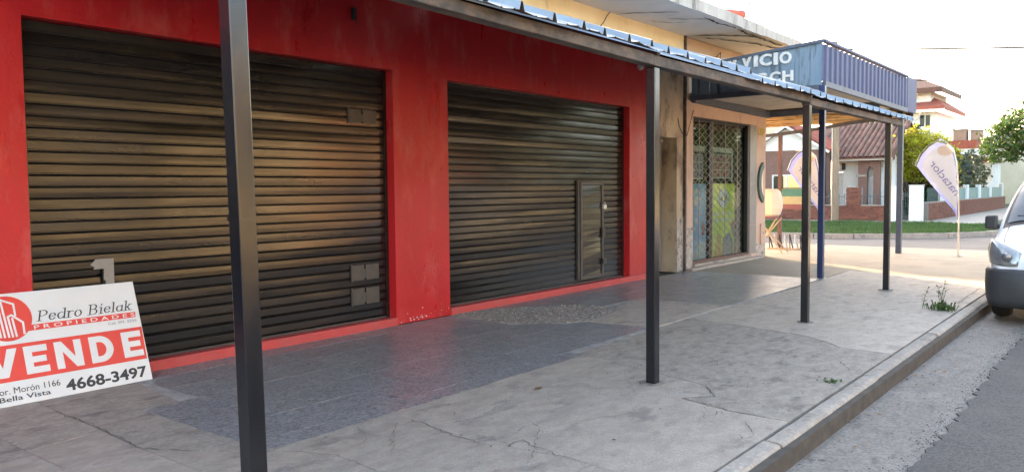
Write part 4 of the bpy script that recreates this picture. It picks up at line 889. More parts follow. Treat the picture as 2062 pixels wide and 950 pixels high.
# ================================================================== van
van = thing('parked_van', 'white panel van with grey bumper parked facing the camera at the kerb', 'van', (12.8, .66, -.13))
VX, VY, G = 10.80, .67, -.13
ST = np.array([  # s, zbot, ztop, wmid, wtop factor
 [0.00, .33, .60, .60, .98], [.05, .26, .74, .70, .98], [.14, .23, .88, .775, .97], [.30, .22, .98, .815, .96], [.60, .22, 1.06, .84, .95], [.92, .22, 1.13, .85, .94], [1.02, .22, 1.17, .85, .93],
 [1.25, .22, 1.38, .855, .86], [1.50, .22, 1.58, .855, .82], [1.70, .22, 1.70, .855, .80], [1.95, .22, 1.77, .855, .80], [2.4, .22, 1.81, .855, .81], [3.4, .22, 1.81, .85, .82], [3.9, .22, 1.78, .845, .82], [4.08, .25, 1.70, .83, .82], [4.14, .32, 1.45, .80, .85]])
def vsec(s, v, off=0):
    r = [np.interp(s, ST[:, 0], ST[:, k]) for k in range(1, 5)]; zb, zt, wm, wt = r
    h = zt-zb; R = min(.16, h*.22)
    if v < .62:
        t = v/.62; z = zb+(h-R)*t; zz = z
        wd = wm*(1-.10*max(0, (.42-z)/.3)**2) if z < .95 else wm*(1-(1-wt)*min(1, (z-.95)/max(.05, 1.68-.95)))
        y_ = wd; nx, nz = 1, 0
    else:
        t = (v-.62)/.38; a = t*PI/2; z1 = zb+h-R
        wd = wm*(1-(1-wt)*max(0, min(1, (z1-.95)/.73))) if z1 > .95 else wm
        y_ = wd*(math.cos(a)**.55) if a < PI/2-1e-6 else 0; zz = z1+R*math.sin(a)**.9; nx, nz = math.cos(a), math.sin(a)
    return (y_+off*nx, zz+off*nz)
def vpt(s, v, side, off=0):
    y_, z = vsec(s, v, off); return (VX+s-(off if s < .2 else 0), VY+side*y_, G+z)
def vpatch(s0, s1, v0, v1, side, off, ns=8, nv=8, f=None):
    mb = MB()
    for i in range(ns+1):
        for j in range(nv+1): mb.v.append(vpt(s0+(s1-s0)*i/ns, v0+(v1-v0)*j/nv, side, off))
    for i in range(ns):
        for j in range(nv): a = i*(nv+1)+j; mb.f.append((a, a+1, a+nv+2, a+nv+1) if side > 0 else (a, a+nv+1, a+nv+2, a+1))
    return mb
mb = MB(); SS = sorted(set(list(np.linspace(0, 4.14, 70))+list(ST[:, 0]))); NV = 30
for s_ in SS:
    for j in range(NV+1): mb.v.append(vpt(s_, j/NV, 1))
    for j in range(NV-1, -1, -1): mb.v.append(vpt(s_, j/NV, -1))
k = 2*NV+1
for i in range(len(SS)-1):
    for j in range(k-1): mb.f.append((i*k+j, i*k+j+1, (i+1)*k+j+1, (i+1)*k+j))
    mb.f.append((i*k+k-1, i*k, (i+1)*k, (i+1)*k+k-1))
mb.f.append(tuple(range(k))); mb.f.append(tuple((len(SS)-1)*k+j for j in range(k))[::-1])
body = mb.build('body', M['van'], van, smooth=True)
# lower grey plastic: bumper wraps the nose
mb = MB()
prof_b = [(.22, -.02), (.21, .0), (.30, .035), (.45, .05), (.62, .045), (.655, .02), (.66, -.02)]
path = [(.62, .845), (.38, .845), (.22, .82), (.10, .76), (.03, .66), (-.01, .45), (-.03, 0)]
full = path+[(s_, -y_) for s_, y_ in path[-2::-1]]
for (s_, y_) in full:
    nx = -1 if abs(y_) < .7 else -.45; ny = (0 if abs(y_) < .7 else math.copysign(.8, y_))
    for z, d in prof_b: mb.v.append((VX+s_+nx*d, VY+y_+ny*d, G+z))
n = len(prof_b)
for i in range(len(full)-1):
    for j in range(n-1): mb.f.append((i*n+j, i*n+j+1, (i+1)*n+j+1, (i+1)*n+j))
mb.build('front_bumper', M['plastic'], van, smooth=True)
mb = MB(); mb.box(VX-.085, VX-.07, VY-.26, VY+.26, G+.40, G+.52); mb.build('number_plate', M['white'], van)
mb = MB(); mb.box(VX-.045, VX+.05, VY-.42, VY+.42, G+.67, G+.78); mb.build('grille', M['black'], van)
# headlights: curved lens at each front corner
for side in (1, -1):
    mb = MB(); R_ = []
    prof_h = [(.045, .50, .70, .84), (.05, .57, .69, .88), (.075, .66, .69, .925), (.12, .74, .70, .955), (.20, .80, .72, .985), (.30, .832, .78, .985), (.36, .842, .86, .98)]
    for s_, y_, za, zb_ in prof_h:
        for j in range(5): t = j/4; mb.v.append((VX+s_-.028+.10*t*t*(1 if s_ < .2 else .3), VY+side*(y_+.012-.03*t*t), G+za+(zb_-za)*t))
    for i in range(len(prof_h)-1):
        for j in range(4): a = i*5+j; mb.f.append((a, a+1, a+6, a+5))
    hl = mb.build('headlight', M['lens'], van, smooth=True); hl.modifiers.new('s', 'SOLIDIFY').thickness = .03
    mb = MB(); mb.lathe([(.055, 0), (.04, .03), (.01, .04)], (0, 0, 0), 12); mb.v = [(VX+.035-z, VY+side*.62+x_, G+.80+y_) for x_, y_, z in mb.v]; mb.build('lamp_bowl', M['steel'], hl)
    # mirror
    mb = MB(); mb.hexa([(VX+1.10, VY+side*.87, G+1.06), (VX+1.24, VY+side*.87, G+1.06), (VX+1.24, VY+side*1.015, G+1.07), (VX+1.14, VY+side*1.015, G+1.07), (VX+1.10, VY+side*.87, G+1.25), (VX+1.24, VY+side*.87, G+1.25), (VX+1.24, VY+side*1.01, G+1.24), (VX+1.14, VY+side*1.01, G+1.24)])
    mb.bar((VX+1.18, VY+side*.80, G+1.10), (VX+1.18, VY+side*.95, G+1.12), .07, .06); mb.build('door_mirror', M['plastic'], van, bevel=.025)
    # side windows, door lines, handle
    vpatch(1.32, 2.25, .50, .62, side, .006, 10, 4).build('side_window', M['glass_dark'], van, smooth=True)
    mb = vpatch(1.18, 1.19, .06, .45, side, .003, 1, 8); q = vpatch(2.33, 2.34, .05, .62, side, .003, 1, 8); o_ = len(mb.v); mb.v += q.v; mb.f += [tuple(i+o_ for i in f) for f in q.f]; mb.build('door_seam', M['black'], van)
    mb = MB(); mb.bar((VX+2.08, VY+side*.865, G+.98), (VX+2.24, VY+side*.865, G+.98), .03, .035); mb.build('door_handle', M['plastic'], van, bevel=.008)
    for sx in (.82, 3.45):
        wh = MB(); wh.lathe([(.20, -.09), (.285, -.095), (.31, -.06), (.315, 0), (.31, .06), (.285, .095), (.2, .09)], (0, 0, 0), 28); wh.v = [(VX+sx+x_, VY+side*.745+z, G+.315+y_) for x_, y_, z in wh.v]
        wo = wh.build('wheel', M['rubber'], van, smooth=True); rm = MB(); rm.lathe([(.195, 0), (.19, .085), (.15, .075), (.06, .098), (.02, .1)], (0, 0, 0), 20); rm.v = [(VX+sx+x_, VY+side*(.745+z*1.05), G+.315+y_) for x_, y_, z in rm.v]; rm.build('rim', M['steel'], wo)
        ar = MB()
        for i in range(17):
            t = PI*i/16; ar.v += [(VX+sx+.35*math.cos(t), VY+side*.858, G+.30+.35*math.sin(t)), (VX+sx+.42*math.cos(t), VY+side*.858, G+.30+.42*math.sin(t)), (VX+sx+.35*math.cos(t), VY+side*.80, G+.30+.35*math.sin(t))]
        for i in range(16): a = 3*i; ar.f += [(a, a+1, a+4, a+3), (a, a+3, a+5, a+2)]
        ar.build('wheel_arch', M['plastic'], van)
# windscreen with its black surround, wipers
def wsrow(t, y_): # t from base to roof
    s_ = 1.00+t*.66; z = np.interp(s_, ST[:, 0], ST[:, 2]); wt = np.interp(s_, ST[:, 0], ST[:, 4]); hw = .84*(1-.18*t)-.06
    yy = y_*hw; return (VX+s_-.02+.10*abs(y_)**2.2, VY+yy, G+z+.012-.035*abs(y_)**2.5)
def ws(lo, hi, z0, z1, d):
    mb = MB(); n1, n2 = 10, 16
    for i in range(n1+1):
        for j in range(n2+1): x_, y_, z = wsrow(z0+(z1-z0)*i/n1, lo+(hi-lo)*j/n2); mb.v.append((x_-d, y_, z+d))
    for i in range(n1):
        for j in range(n2): a = i*(n2+1)+j; mb.f.append((a, a+n2+2-1, a+n2+2, a+1))
    return mb
def wpatch(s0, s1, v0, off):
    a = vpatch(s0, s1, v0, 1, 1, off, 14, 10); b = vpatch(s0, s1, v0, 1, -1, off, 14, 10); k_ = len(a.v); a.v += b.v; a.f += [tuple(i+k_ for i in f) for f in b.f]
    a.v = [(x_-off*.6, y_, z) for x_, y_, z in a.v]; return a
wpatch(.985, 1.70, .745, .006).build('windscreen_seal', M['black'], van, smooth=True)
wpatch(1.05, 1.64, .785, .014).build('windscreen', mat('windscreen_glass', (.05, .06, .065), .06, (.04, .05, .055), 1.5, spec=1.0, coat=1), van, smooth=True)
mb = MB()
for a, b in (((-.1, .09), (.85, .13)), ((-.9, .09), (.05, .12))):
    p = wsrow(a[1], a[0]); q = wsrow(b[1], b[0]); mb.bar((p[0]-.02, p[1], p[2]+.02), (q[0]-.02, q[1], q[2]+.02), .022)
mb.build('wiper', M['black'], van)
mb = MB()
for side in (1, -1):
    pts = [vpt(s_, .80, side, .003) for s_ in np.linspace(.12, 1.0, 12)]
    for a, b in zip(pts[:-1], pts[1:]): mb.bar(a, b, .008, .004)
mb.build('bonnet_seam', M['black'], van)

# ================================================================== tiled house across the side street
ho = thing('tiled_house', 'brick and white house with a brown barrel tile roof across the side street', 'house', (40, 12, 0))
YZ = lambda X: (lambda a, b, d: (d, a, b))
f_ = lambda a, b, d: (d, a, b)
GY0, GY1 = 12.0, 15.5
mb = MB(); mb.wall(GY0, GY1, -.1, 3.24, [(13.1, 14.5, .9, 2.1)], 38.6, 38.85, f_); mb.box(38.6, 45, GY0, GY0+.2, -.1, 3.2) if False else None
mb.build('brick_gable_wall', M['brick_wall'], ho)
mb = MB(); mb.wall(13.1, 14.5, .9, 2.1, [(13.16, 13.77, .96, 2.04), (13.83, 14.44, .96, 2.04)], 38.62, 38.7, f_); wn = mb.build('window', M['hwhite'], ho); mb = MB(); mb.box(38.68, 38.69, 13.16, 14.44, .96, 2.04); mb.build('pane', M['glass_dark'], wn)
for i in range(6):
    z0 = 3.245+i*.17; wd = max(.05, 1.78*(1-(i*.17)/1.12)); c_ = 13.75
    mb = MB(); w1 = max(.02, 1.78*(1-((i+1)*.17)/1.12)); mb.hexa([(38.585, c_-wd, z0), (38.60, c_-wd, z0), (38.60, c_+wd, z0), (38.585, c_+wd, z0), (38.60, c_-w1, z0+.166), (38.615, c_-w1, z0+.166), (38.615, c_+w1, z0+.166), (38.60, c_+w1, z0+.166)]); mb.build('weatherboard', M['hwhite'], ho)
mb = MB(); mb.box(38.62, 39.6, GY0, GY0+.2, -.1, 3.22); mb.build('side_wall', M['brick_wall'], ho)
mb = MB(); mb.wall(9.4, 12.0, -.1, 2.95, [(11.75, 12.35, -.2, 2.2)], 40.6, 40.8, f_); mb.box(40.8, 46, 9.4, 9.6, -.1, 2.9); mb.build('porch_wall', M['hwhite'], ho)
mb = MB(); mb.box(40.66, 40.72, 11.77, 12.0, 0, 2.18); mb.build('door', M['letter'], ho)
mb = MB()
arch = [(9.90, 0), (10.18, 0), (10.18, 2.2)]+[(10.32-.14*math.cos(t)+0, 2.2+.22*math.sin(t)) for t in np.linspace(0, PI, 9)][1:-1]+[(10.46, 2.2), (10.46, 0), (10.86, 0), (10.86, 2.72), (9.90, 2.72)]
mb.prism(arch, f_, 39.9, 40.15); mb.build('porch_arch', M['brick_wall'], ho)
mb = MB(); mb.box(39.84, 40.2, 10.46, 10.92, 1.95, 2.04); mb.build('ledge', M['concrete_old'], ho)
mb = MB(); mb.box(40.35, 40.5, 12.0, 12.25, 2.3, 2.6) if False else mb.box(40.50, 40.59, 11.62, 11.78, 2.3, 2.62); mb.build('lantern', M['black'], ho)
mb = MB(); mb.box(39.5, 39.62, 9.3, 12.0, 2.70, 2.80); mb.build('eave_board', M['hwhite'], ho)
mb = MB(); mb.hexa([(39.4, 9.3, 2.76), (43.2, 9.3, 4.6), (43.2, 13.6, 4.6), (39.4, 13.6, 2.76), (39.4, 9.3, 2.80), (43.2, 9.3, 4.65), (43.2, 13.6, 4.65), (39.4, 13.6, 2.80)])
mb.hexa([(43.2, 9.3, 4.6), (47, 9.3, 2.7), (47, 13.6, 2.7), (43.2, 13.6, 4.6), (43.2, 9.3, 4.65), (47, 9.3, 2.75), (47, 13.6, 2.75), (43.2, 13.6, 4.65)]); mb.prism([(39.6, 2.74), (46.8, 2.74), (43.2, 4.58)], lambda a, b, d: (a, d, b), 9.42, 9.5)
roof = mb.build('roof', M['tile'], ho)
def barrel(L_, r):
    mb = MB(); n = 6
    for q, rr in ((0, r), (1, r*.85)):
        for k in range(n+1): t = PI*k/n; mb.v.append((L_*q, rr*math.cos(t), rr*.75*math.sin(t)))
        for k in range(n, -1, -1): t = PI*k/n; mb.v.append((L_*q, (rr-.015)*math.cos(t), (rr-.015)*.75*math.sin(t)))
    m2 = 2*(n+1)
    for k in range(m2): mb.f.append((k, (k+1) % m2, m2+(k+1) % m2, m2+k))
    mb.f.append(tuple(range(m2))[::-1]); return mb
def tiles(p0, du, dv, nu, nv, m_, parent, L_, r, limit=None):
    """p0 corner, du step along the eave, dv unit vector up the slope"""
    dv = Vector(dv).normalized(); du_ = Vector(du); nrm = du_.normalized().cross(dv) if du_.normalized().cross(dv).z > 0 else dv.cross(du_.normalized())
    first = None; ca = Matrix((dv, du_.normalized() if du_.normalized().cross(Vector((0, 0, 1))) is not None else du_, nrm)).transposed()
    if ca.determinant() < 0: ca = Matrix((dv, -du_.normalized(), nrm)).transposed()
    base = wloc(parent)
    for i in range(nu):
        for j in range(nv):
            pos = Vector(p0)+du_*(i+.5)+dv*(j*L_*.86)+nrm*(.01+.012*0)
            if first is None:
                b = barrel(L_, r); o = b.build('roof_tile', m_, parent, local=True); first = o.data
            else: o = bpy.data.objects.new('roof_tile', first); C.objects.link(o); o.parent = parent
            tl = ca.to_4x4(); o.rotation_euler = (ca @ Matrix.Rotation(RNG.normal()*.03, 3, 'Z') @ Matrix.Rotation(.06, 3, 'Y').inverted()).to_euler()
            o.location = pos-base
tiles((39.36, 9.3, 2.82), (0, .245, 0), (3.8, 0, 1.84), 15, 11, M['tile'], roof, .43, .115)
mb = MB(); sl_ = 1.12/1.78
for sgn in (-1, 1):
    a = 13.75; mb.hexa([(38.3, a, 4.42), (44, a, 4.42), (44, a+sgn*2.05, 4.42-2.05*sl_), (38.3, a+sgn*2.05, 4.42-2.05*sl_), (38.3, a, 4.46), (44, a, 4.46), (44, a+sgn*2.05, 4.46-2.05*sl_), (38.3, a+sgn*2.05, 4.46-2.05*sl_)])
groof = mb.build('gable_roof', M['tile_red'], ho)
tiles((38.3, 11.7, 4.47-2.05*sl_), (.245, 0, 0), (0, 2.05, 2.05*sl_), 16, 6, M['tile_red'], groof, .44, .115)
mb = MB()
for sgn in (-1, 1): mb.bar((38.27, 13.75, 4.38), (38.27, 13.75+sgn*2.05, 4.38-2.05*sl_), .05, .10)
mb.build('barge_board', M['hwhite'], ho)
# garden wall of bricks, each pickable course built as bricks on the pillar, the rest joined
fw = thing('garden_wall', 'low red brick garden wall with a stepped pillar and iron railings across the side street', 'garden wall', (37.5, 11.5, 0))
mb = MB(); mb.box(37.52, 37.68, 8.95, 15.5, -.1, .64); mb.box(37.52, 37.9, 10.10, 10.70, -.1, 1.45); mb.build('mortar_core', M['mortar'], fw)
mb = MB(); mb.box(37.47, 37.72, 8.93, 10.06, .645, .68); mb.box(37.47, 37.72, 10.73, 15.5, .645, .68); mb.box(37.46, 37.95, 10.3, 10.74, 1.455, 1.5); mb.build('coping', M['kerb'], fw)
bmesh_ = None; cnt = 0; extra = MB()
for r_ in range(16):
    z0 = .0+r_*.091
    ya, yb_ = (8.95, 15.4) if r_ < 7 else (10.08, 10.72)
    y_ = ya-(.12 if r_ % 2 else 0)
    while y_ < yb_:
        a, b = max(y_, ya), min(y_+.24, yb_)
        if b-a > .05:
            dz = RNG.uniform(-.004, .006)
            if cnt < 290 and (a < 14.1) and b-a > .2:
                if bmesh_ is None:
                    q = MB(); q.box(-.02, .1, -.114, .114, .004, .082); o = q.build('brick', M['brick'], fw, local=True); bmesh_ = o.data
                else: o = bpy.data.objects.new('brick', bmesh_); C.objects.link(o); o.parent = fw
                o.location = Vector((37.51+dz, (a+b)/2, z0))-Vector((37.5, 11.5, 0)); cnt += 1
            else: extra.box(37.495+dz, 37.6, a+.006, b-.006, z0+.004, z0+.082)
        y_ += .24
stuff(extra.build('brick_courses', M['brick'], fw))
for y_ in np.arange(9.05, 15.3, .22):
    if 10.0 < y_ < 10.78: continue
    mb = MB(); mb.bar((37.6, y_, .68), (37.6, y_, 1.22+.06*math.sin(y_*5)), .02); mb.build('railing_bar', M['iron'], fw)
mb = MB(); mb.bar((37.6, 8.95, 1.05), (37.6, 10.08, 1.05), .025); mb.bar((37.6, 10.74, 1.05), (37.6, 15.4, 1.05), .025); mb.build('railing_rail', M['iron'], fw)
# white gate piers
for (ya, yb_, lab) in ((8.58, 8.86, 'narrow white gate pier at the end of the brick garden wall'), (7.62, 8.12, 'broad white gate pier beside the open garden gate')):
    t = thing('gate_pier', lab, 'gate pier', (37.6, (ya+yb_)/2, 0), 'white garden gate piers'); mb = MB(); mb.box(37.5, 37.9, ya, yb_, -.1, 1.50); mb.build('shaft', M['hwhite'], t, bevel=.01); mb = MB(); mb.box(37.48, 37.92, ya-.02, yb_+.02, 1.502, 1.54); mb.build('cap', M['letter'], t)
gt = thing('garden_gate', 'narrow dark iron garden gate between the white piers', 'gate', (37.7, 8.35, 0))
for y_ in np.linspace(8.16, 8.55, 6): mb = MB(); mb.bar((37.75, y_, .05), (37.75, y_, 1.25), .018); mb.build('bar', M['iron'], gt)
mb = MB(); mb.bar((37.75, 8.14, .15), (37.75, 8.56, .15), .03); mb.bar((37.75, 8.14, 1.1), (37.75, 8.56, 1.1), .03); mb.build('rail', M['iron'], gt)
# long wall running down the main street
lw = thing('brick_boundary_wall', 'long brick boundary wall with white posts and teal panels running away down the street', 'boundary wall', (50, 7.6, 0))
mb = MB(); mb.box(38.8, 62, 7.60, 7.80, -.1, .74); mb.build('mortar_core', M['mortar'], lw)
ex_ = MB(); b2 = None; cnt = 0
for r_ in range(8):
    x_ = 38.8-(.125 if r_ % 2 else 0)
    while x_ < 62:
        a = max(x_, 38.8)
        if cnt < 260 and x_ < 47 and r_ % 1 == 0 and x_ > 38.8:
            if b2 is None: q = MB(); q.box(-.119, .119, -.02, .1, .004, .083); o = q.build('brick', M['brick'], lw, local=True); b2 = o.data
            else: o = bpy.data.objects.new('brick', b2); C.objects.link(o); o.parent = lw
            o.location = Vector((a+.125, 7.59+RNG.uniform(-.005, .005), r_*.092))-Vector((50, 7.6, 0)); cnt += 1
        else: ex_.box(a+.006, min(x_+.244, 62), 7.575+RNG.uniform(-.005, .005), 7.62, r_*.092+.004, r_*.092+.083)
        x_ += .25
stuff(ex_.build('brick_courses', M['brick'], lw))
mb = MB(); mb.box(38.8, 62, 7.56, 7.83, .745, .79); mb.build('coping', M['concrete_old'], lw)
for i, px in enumerate((42.0, 45.0, 48.3, 52.15, 56.1, 61.0)):
    mb = MB(); mb.box(px-.28, px+.28, 7.60, 7.80, .792, 1.54); mb.build('wall_post', M['hwhite'], lw)
    if i: mb = MB(); mb.box((42.0, 45.0, 48.3, 52.15, 56.1, 61.0)[i-1]+.3, px-.3, 7.68, 7.72, .795, 1.38); mb.build('metal_panel', M['teal'], lw)
mb = MB(); mb.box(56.4, 61.3, 7.62, 7.78, 1.542, 1.66); mb.build('top_beam', M['hwhite'], lw)
for xx in np.arange(39.0, 41.7, .2): mb = MB(); mb.bar((xx, 7.7, .79), (xx, 7.7, 1.4), .02); mb.build('railing_bar', M['iron'], lw)
# wooden utility pole and wires
po = thing('utility_pole', 'bare wooden utility pole standing on the verge before the tiled house', 'utility pole', (35.2, 10.5, 0))
mb = MB(); mb.tube([(35.2, 10.5, -.05), (35.2, 10.49, 2.5), (35.2, 10.52, 5), (35.2, 10.58, 7.55)], [.16, .145, .135, .12], 12); mb.build('shaft', M['wood_pole'], po)
mb = MB(); mb.tube([(35.06, 10.58, 0), (35.07, 10.60, 2.5), (35.07, 10.63, 6.5)], .016, 5); mb.build('conduit', M['alu'], po)
mb = MB(); mb.bar((35.2, 10.0, 7.2), (35.2, 11.1, 7.2), .06); mb.build('cross_arm', M['wood_pole'], po)
def wire(a, b, sag, lab):
    a = Vector(a); b = Vector(b); mb = MB(); mb.tube([a.lerp(b, t)+Vector((0, 0, -4*sag*t*(1-t))) for t in np.linspace(0, 1, 17)], .035, 5); tag(mb.build('overhead_wire', M['cable']), lab, 'wire', 'overhead wires')
wire((35.2, 10.3, 7.2), (35.2, -10, 5.45), .12, 'upper thin overhead wire crossing the white sky')
wire((60, 14.5, 8.70), (60, -8, 8.25), .25, 'lower thin overhead wire passing above the far white house')

# ================================================================== trees and bushes
def tree(name, label, cat, base, trunk_h, r, blobs, n, size, m_, seed, group=None, lean=(0, 0)):
    t = thing(name, label, cat, base, group); bx_, by_, bz_ = base; mb = MB(); rr = np.random.default_rng(seed)
    top = (bx_+lean[0], by_+lean[1], bz_+trunk_h)
    mb.tube([base, (bx_+lean[0]*.4, by_+lean[1]*.4, bz_+trunk_h*.5), top], [r, r*.8, r*.65], 9)
    for (cx, cy, cz, rx, ry, rz) in blobs:
        for q in range(4):
            e = (cx+rr.uniform(-.5, .5)*rx, cy+rr.uniform(-.5, .5)*ry, cz+rr.uniform(-.3, .6)*rz)
            m1 = tuple((top[i]+e[i])/2+rr.uniform(-.15, .15) for i in range(3)); mb.tube([top, m1, e], [r*.5, r*.3, r*.1], 6)
    mb.build('trunk', M['bark'], t); leaves('crown', blobs, n, size, m_, t, seed=seed); return t
tree('bush', 'yellow green bush glowing in the sun behind the white gate piers', 'bush', (41.6, 8.9, 0), .9, .09, [(41.9, 8.7, 2.95, 1.3, 1.35, 1.3), (41.6, 10.0, 2.5, 1.0, .95, 1.1), (42.0, 7.8, 2.4, 1.0, .9, 1.0)], 10000, .085, M['leaf_yellow'], 21)
tree('bush', 'dark green bush under the yellow one inside the garden', 'bush', (42.5, 8.9, 0), .5, .08, [(42.8, 9.4, 1.2, 1.0, 1.3, 1.1), (43, 8.2, 1.2, 1.2, .6, 1.2)], 4500, .09, M['leaf_dark'], 22)
tree('hedge', 'dusty dark hedge behind the long brick boundary wall', 'hedge', (50, 9.0, 0), .5, .1, [(45.5, 8.9, 1.6, 1.8, .9, 1.5), (48, 8.9, 1.7, 2.0, .9, 1.5), (51, 8.9, 1.9, 2.2, .9, 1.5), (54.5, 8.9, 2.0, 2.2, .9, 1.5), (58, 8.9, 2.0, 2.2, .9, 1.5)], 12000, .11, M['leaf_hedge'], 23)
tree('tree', 'leafy street tree rising behind the van at the right edge', 'tree', (60, 4.6, 0), 2.6, .18, [(60, 6.0, 5.0, 2.2, 2.2, 1.8), (60.5, 4.2, 6.0, 2.4, 2.0, 1.8), (60, 7.6, 4.1, 1.7, 1.5, 1.2), (59.5, 3.0, 4.5, 2, 2, 1.6)], 13000, .13, M['leaf_mid'], 24)
tree('tree', 'small dark tree peeping over the tiled roof beside the far white house', 'tree', (56, 13.5, 0), 3.5, .16, [(56, 13.4, 5.2, 1.6, 1.3, 1.0), (56, 14.8, 4.9, 1.4, 1.2, .9), (56, 12.2, 4.6, 1.2, 1.0, .9)], 5000, .13, M['leaf_dark'], 25)
nb = thing('shade_house', 'unseen two storey cream house added up the side street to shade the crossing', 'house', (42, 24, 0))  # added out of view, gable shaped to throw its shadow over the corner
mb = MB(); mb.wall(16.6, 27.9, -.1, 7.5, [(18, 19.4, 1, 2.4), (22, 23.4, 1, 2.4), (18, 19.4, 4, 5.4), (22, 23.4, 4, 5.4)], 38, 38.3, lambda a, b, d: (d, a, b)); mb.box(38.3, 46, 16.6, 16.9, -.1, 7.5); mb.box(45.7, 46, 16.9, 34, -.1, 7.5); mb.box(38.3, 45.7, 33.7, 34, -.1, 7.5); mb.prism([(27.9, -.1), (27.9, 7.5), (31, 10.4), (34, 7.5), (34, -.1)], lambda a, b, d: (d, a, b), 38, 38.3); mb.build('wall', M['cream_wall'], nb)
for a, c in ((18, 1), (22, 1), (18, 4), (22, 4)): mb = MB(); mb.wall(a, a+1.4, c, c+1.4, [(a+.08, a+.66, c+.08, c+1.32), (a+.74, a+1.32, c+.08, c+1.32)], 38.1, 38.2, lambda a, b, d: (d, a, b)); wn = mb.build('window', M['hwhite'], nb); mb = MB(); mb.box(38.15, 38.16, a+.05, a+1.35, c+.05, c+1.35); mb.build('pane', M['glass_dark'], wn)
mb = MB(); mb.box(37.8, 46.2, 16.4, 27.9, 7.502, 7.75); mb.prism([(27.6, 7.3), (31, 10.45), (34.3, 7.3), (34.3, 7.5), (31, 10.65), (27.6, 7.5)], lambda a, b, d: (d, a, b), 37.8, 46.2); mb.build('roof', M['tile_red'], nb)

# ================================================================== far buildings
fh = thing('far_house', 'tall white three storey house with red tiled roofs rising behind the yellow bush', 'house', (70, 16.5, 0))
mb = MB(); mb.wall(13.35, 20, 0, 7.3, [(13.7, 14.55, 6.1, 7.1), (14.9, 15.8, 5.0, 6.1), (14.1, 14.9, 3.4, 4.6), (16.5, 18, 5, 6.4)], 70, 70.3, f_); mb.box(70.3, 78, 13.35, 13.6, 0, 7.3); mb.wall(13.9, 20, 7.9, 9.0, [], 70.8, 71, f_); mb.box(71, 77, 13.9, 14.1, 7.9, 9.0); mb.build('wall', M['hwhite'], fh)
for (a, b, c, d) in ((13.7, 14.55, 6.1, 7.1), (14.9, 15.8, 5.0, 6.1), (14.1, 14.9, 3.4, 4.6), (16.5, 18, 5, 6.4)):
    mb = MB(); mb.wall(a, b, c, d, [(a+.06, (a+b)/2-.03, c+.06, d-.06), ((a+b)/2+.03, b-.06, c+.06, d-.06)], 70.05, 70.15, f_); wn = mb.build('window', M['hwhite'], fh); mb = MB(); mb.box(70.11, 70.12, a+.06, b-.06, c+.06, d-.06); mb.build('pane', M['glass_dark'], wn); mb = MB(); mb.box(69.92, 70.0, a-.05, b+.05, c-.08, c-.01); mb.build('sill', M['hwhite'], wn)
    mb = MB(); mb.box(70.29, 70.3, a, b, c, d); mb.build('window_backing', M['dark_in'], wn)
mb = MB(); mb.hexa([(69.2, 12.6, 7.28), (69.2, 20.5, 7.28), (73, 20.5, 8.5), (73, 14.3, 8.5), (69.2, 12.6, 7.62), (69.2, 20.5, 7.62), (73, 20.5, 8.84), (73, 14.3, 8.84)]); mb.hexa([(69.2, 12.6, 7.28), (73, 14.3, 8.5), (78, 14.3, 8.5), (78, 12.6, 7.28), (69.2, 12.6, 7.62), (73, 14.3, 8.84), (78, 14.3, 8.84), (78, 12.6, 7.62)]); mb.build('lower_roof', M['tile_red'], fh)
mb = MB(); mb.hexa([(69.9, 12.9, 8.75), (69.9, 20.5, 8.75), (73, 20.5, 9.9), (73, 15.2, 9.9), (69.9, 12.9, 9.15), (69.9, 20.5, 9.15), (73, 20.5, 10.3), (73, 15.2, 10.3)]); mb.hexa([(69.9, 12.9, 8.75), (73, 15.2, 9.9), (78, 15.2, 9.9), (78, 12.9, 8.75), (69.9, 12.9, 9.15), (73, 15.2, 10.3), (78, 15.2, 10.3), (78, 12.9, 9.15)]); mb.build('upper_roof', M['tile'], fh)
mb = MB(); mb.box(69.1, 69.2, 12.6, 20.5, 7.26, 7.40); mb.build('gutter', M['hwhite'], fh)
mb = MB(); mb.tube([(69.15, 14.2, 7.26), (69.6, 14.5, 6.9), (69.95, 14.9, 6.6), (69.95, 14.9, 2)], .06, 6); mb.build('downpipe', M['hwhite'], fh)
mb = MB(); mb.box(69.3, 70, 13.6, 15.0, 4.72, 4.85); mb.build('balcony_slab', M['grey_roof'], fh)
for y_ in np.linspace(13.62, 14.98, 10): mb = MB(); mb.bar((69.34, y_, 4.85), (69.34, y_, 5.7), .03); mb.build('balcony_bar', M['iron'], fh)
mb = MB(); mb.bar((69.34, 13.6, 5.7), (69.34, 15, 5.7), .05); mb.build('balcony_rail', M['iron'], fh)
lh = thing('far_house', 'low far house with red parapet and a pair of square block towers on its roof', 'house', (70, 11.5, 0))
mb = MB(); mb.box(70, 76, 9.6, 12.9, 0, 4.3); mb.build('wall', M['hwhite'], lh); mb = MB(); mb.box(69.9, 72.4, 10.5, 13.0, 4.32, 4.95); mb.build('red_parapet', M['tile_red'], lh)
for i, (a, b, z) in enumerate(((11.3, 12.2, 5.75), (10.3, 11.05, 5.65))): mb = MB(); mb.box(70.5, 71.6, a, b, 4.96, z); mb.build('block_tower', M['clay'], lh); mb = MB(); mb.box(70.45, 71.65, a-.05, b+.05, z+.002, z+.09); mb.build('tower_cap', M['grey_roof'], lh)
sr = thing('far_house', 'far house under a grey pyramid roof beside the right hand tree', 'house', (76, 9, 0))
mb = MB(); mb.box(74.5, 80, 6.5, 10.9, 0, 4.6); mb.build('wall', M['cream_wall'], sr)
mb = MB(); mb.v = [(74, 6.0, 4.6), (74, 11.4, 4.6), (80.5, 11.4, 4.6), (80.5, 6, 4.6), (76.5, 9.6, 5.95), (78, 9.4, 5.95)]; mb.f = [(0, 1, 4), (1, 2, 5, 4), (2, 3, 5), (3, 0, 4, 5), (0, 3, 2, 1)]; mb.build('roof', M['grey_roof'], sr)
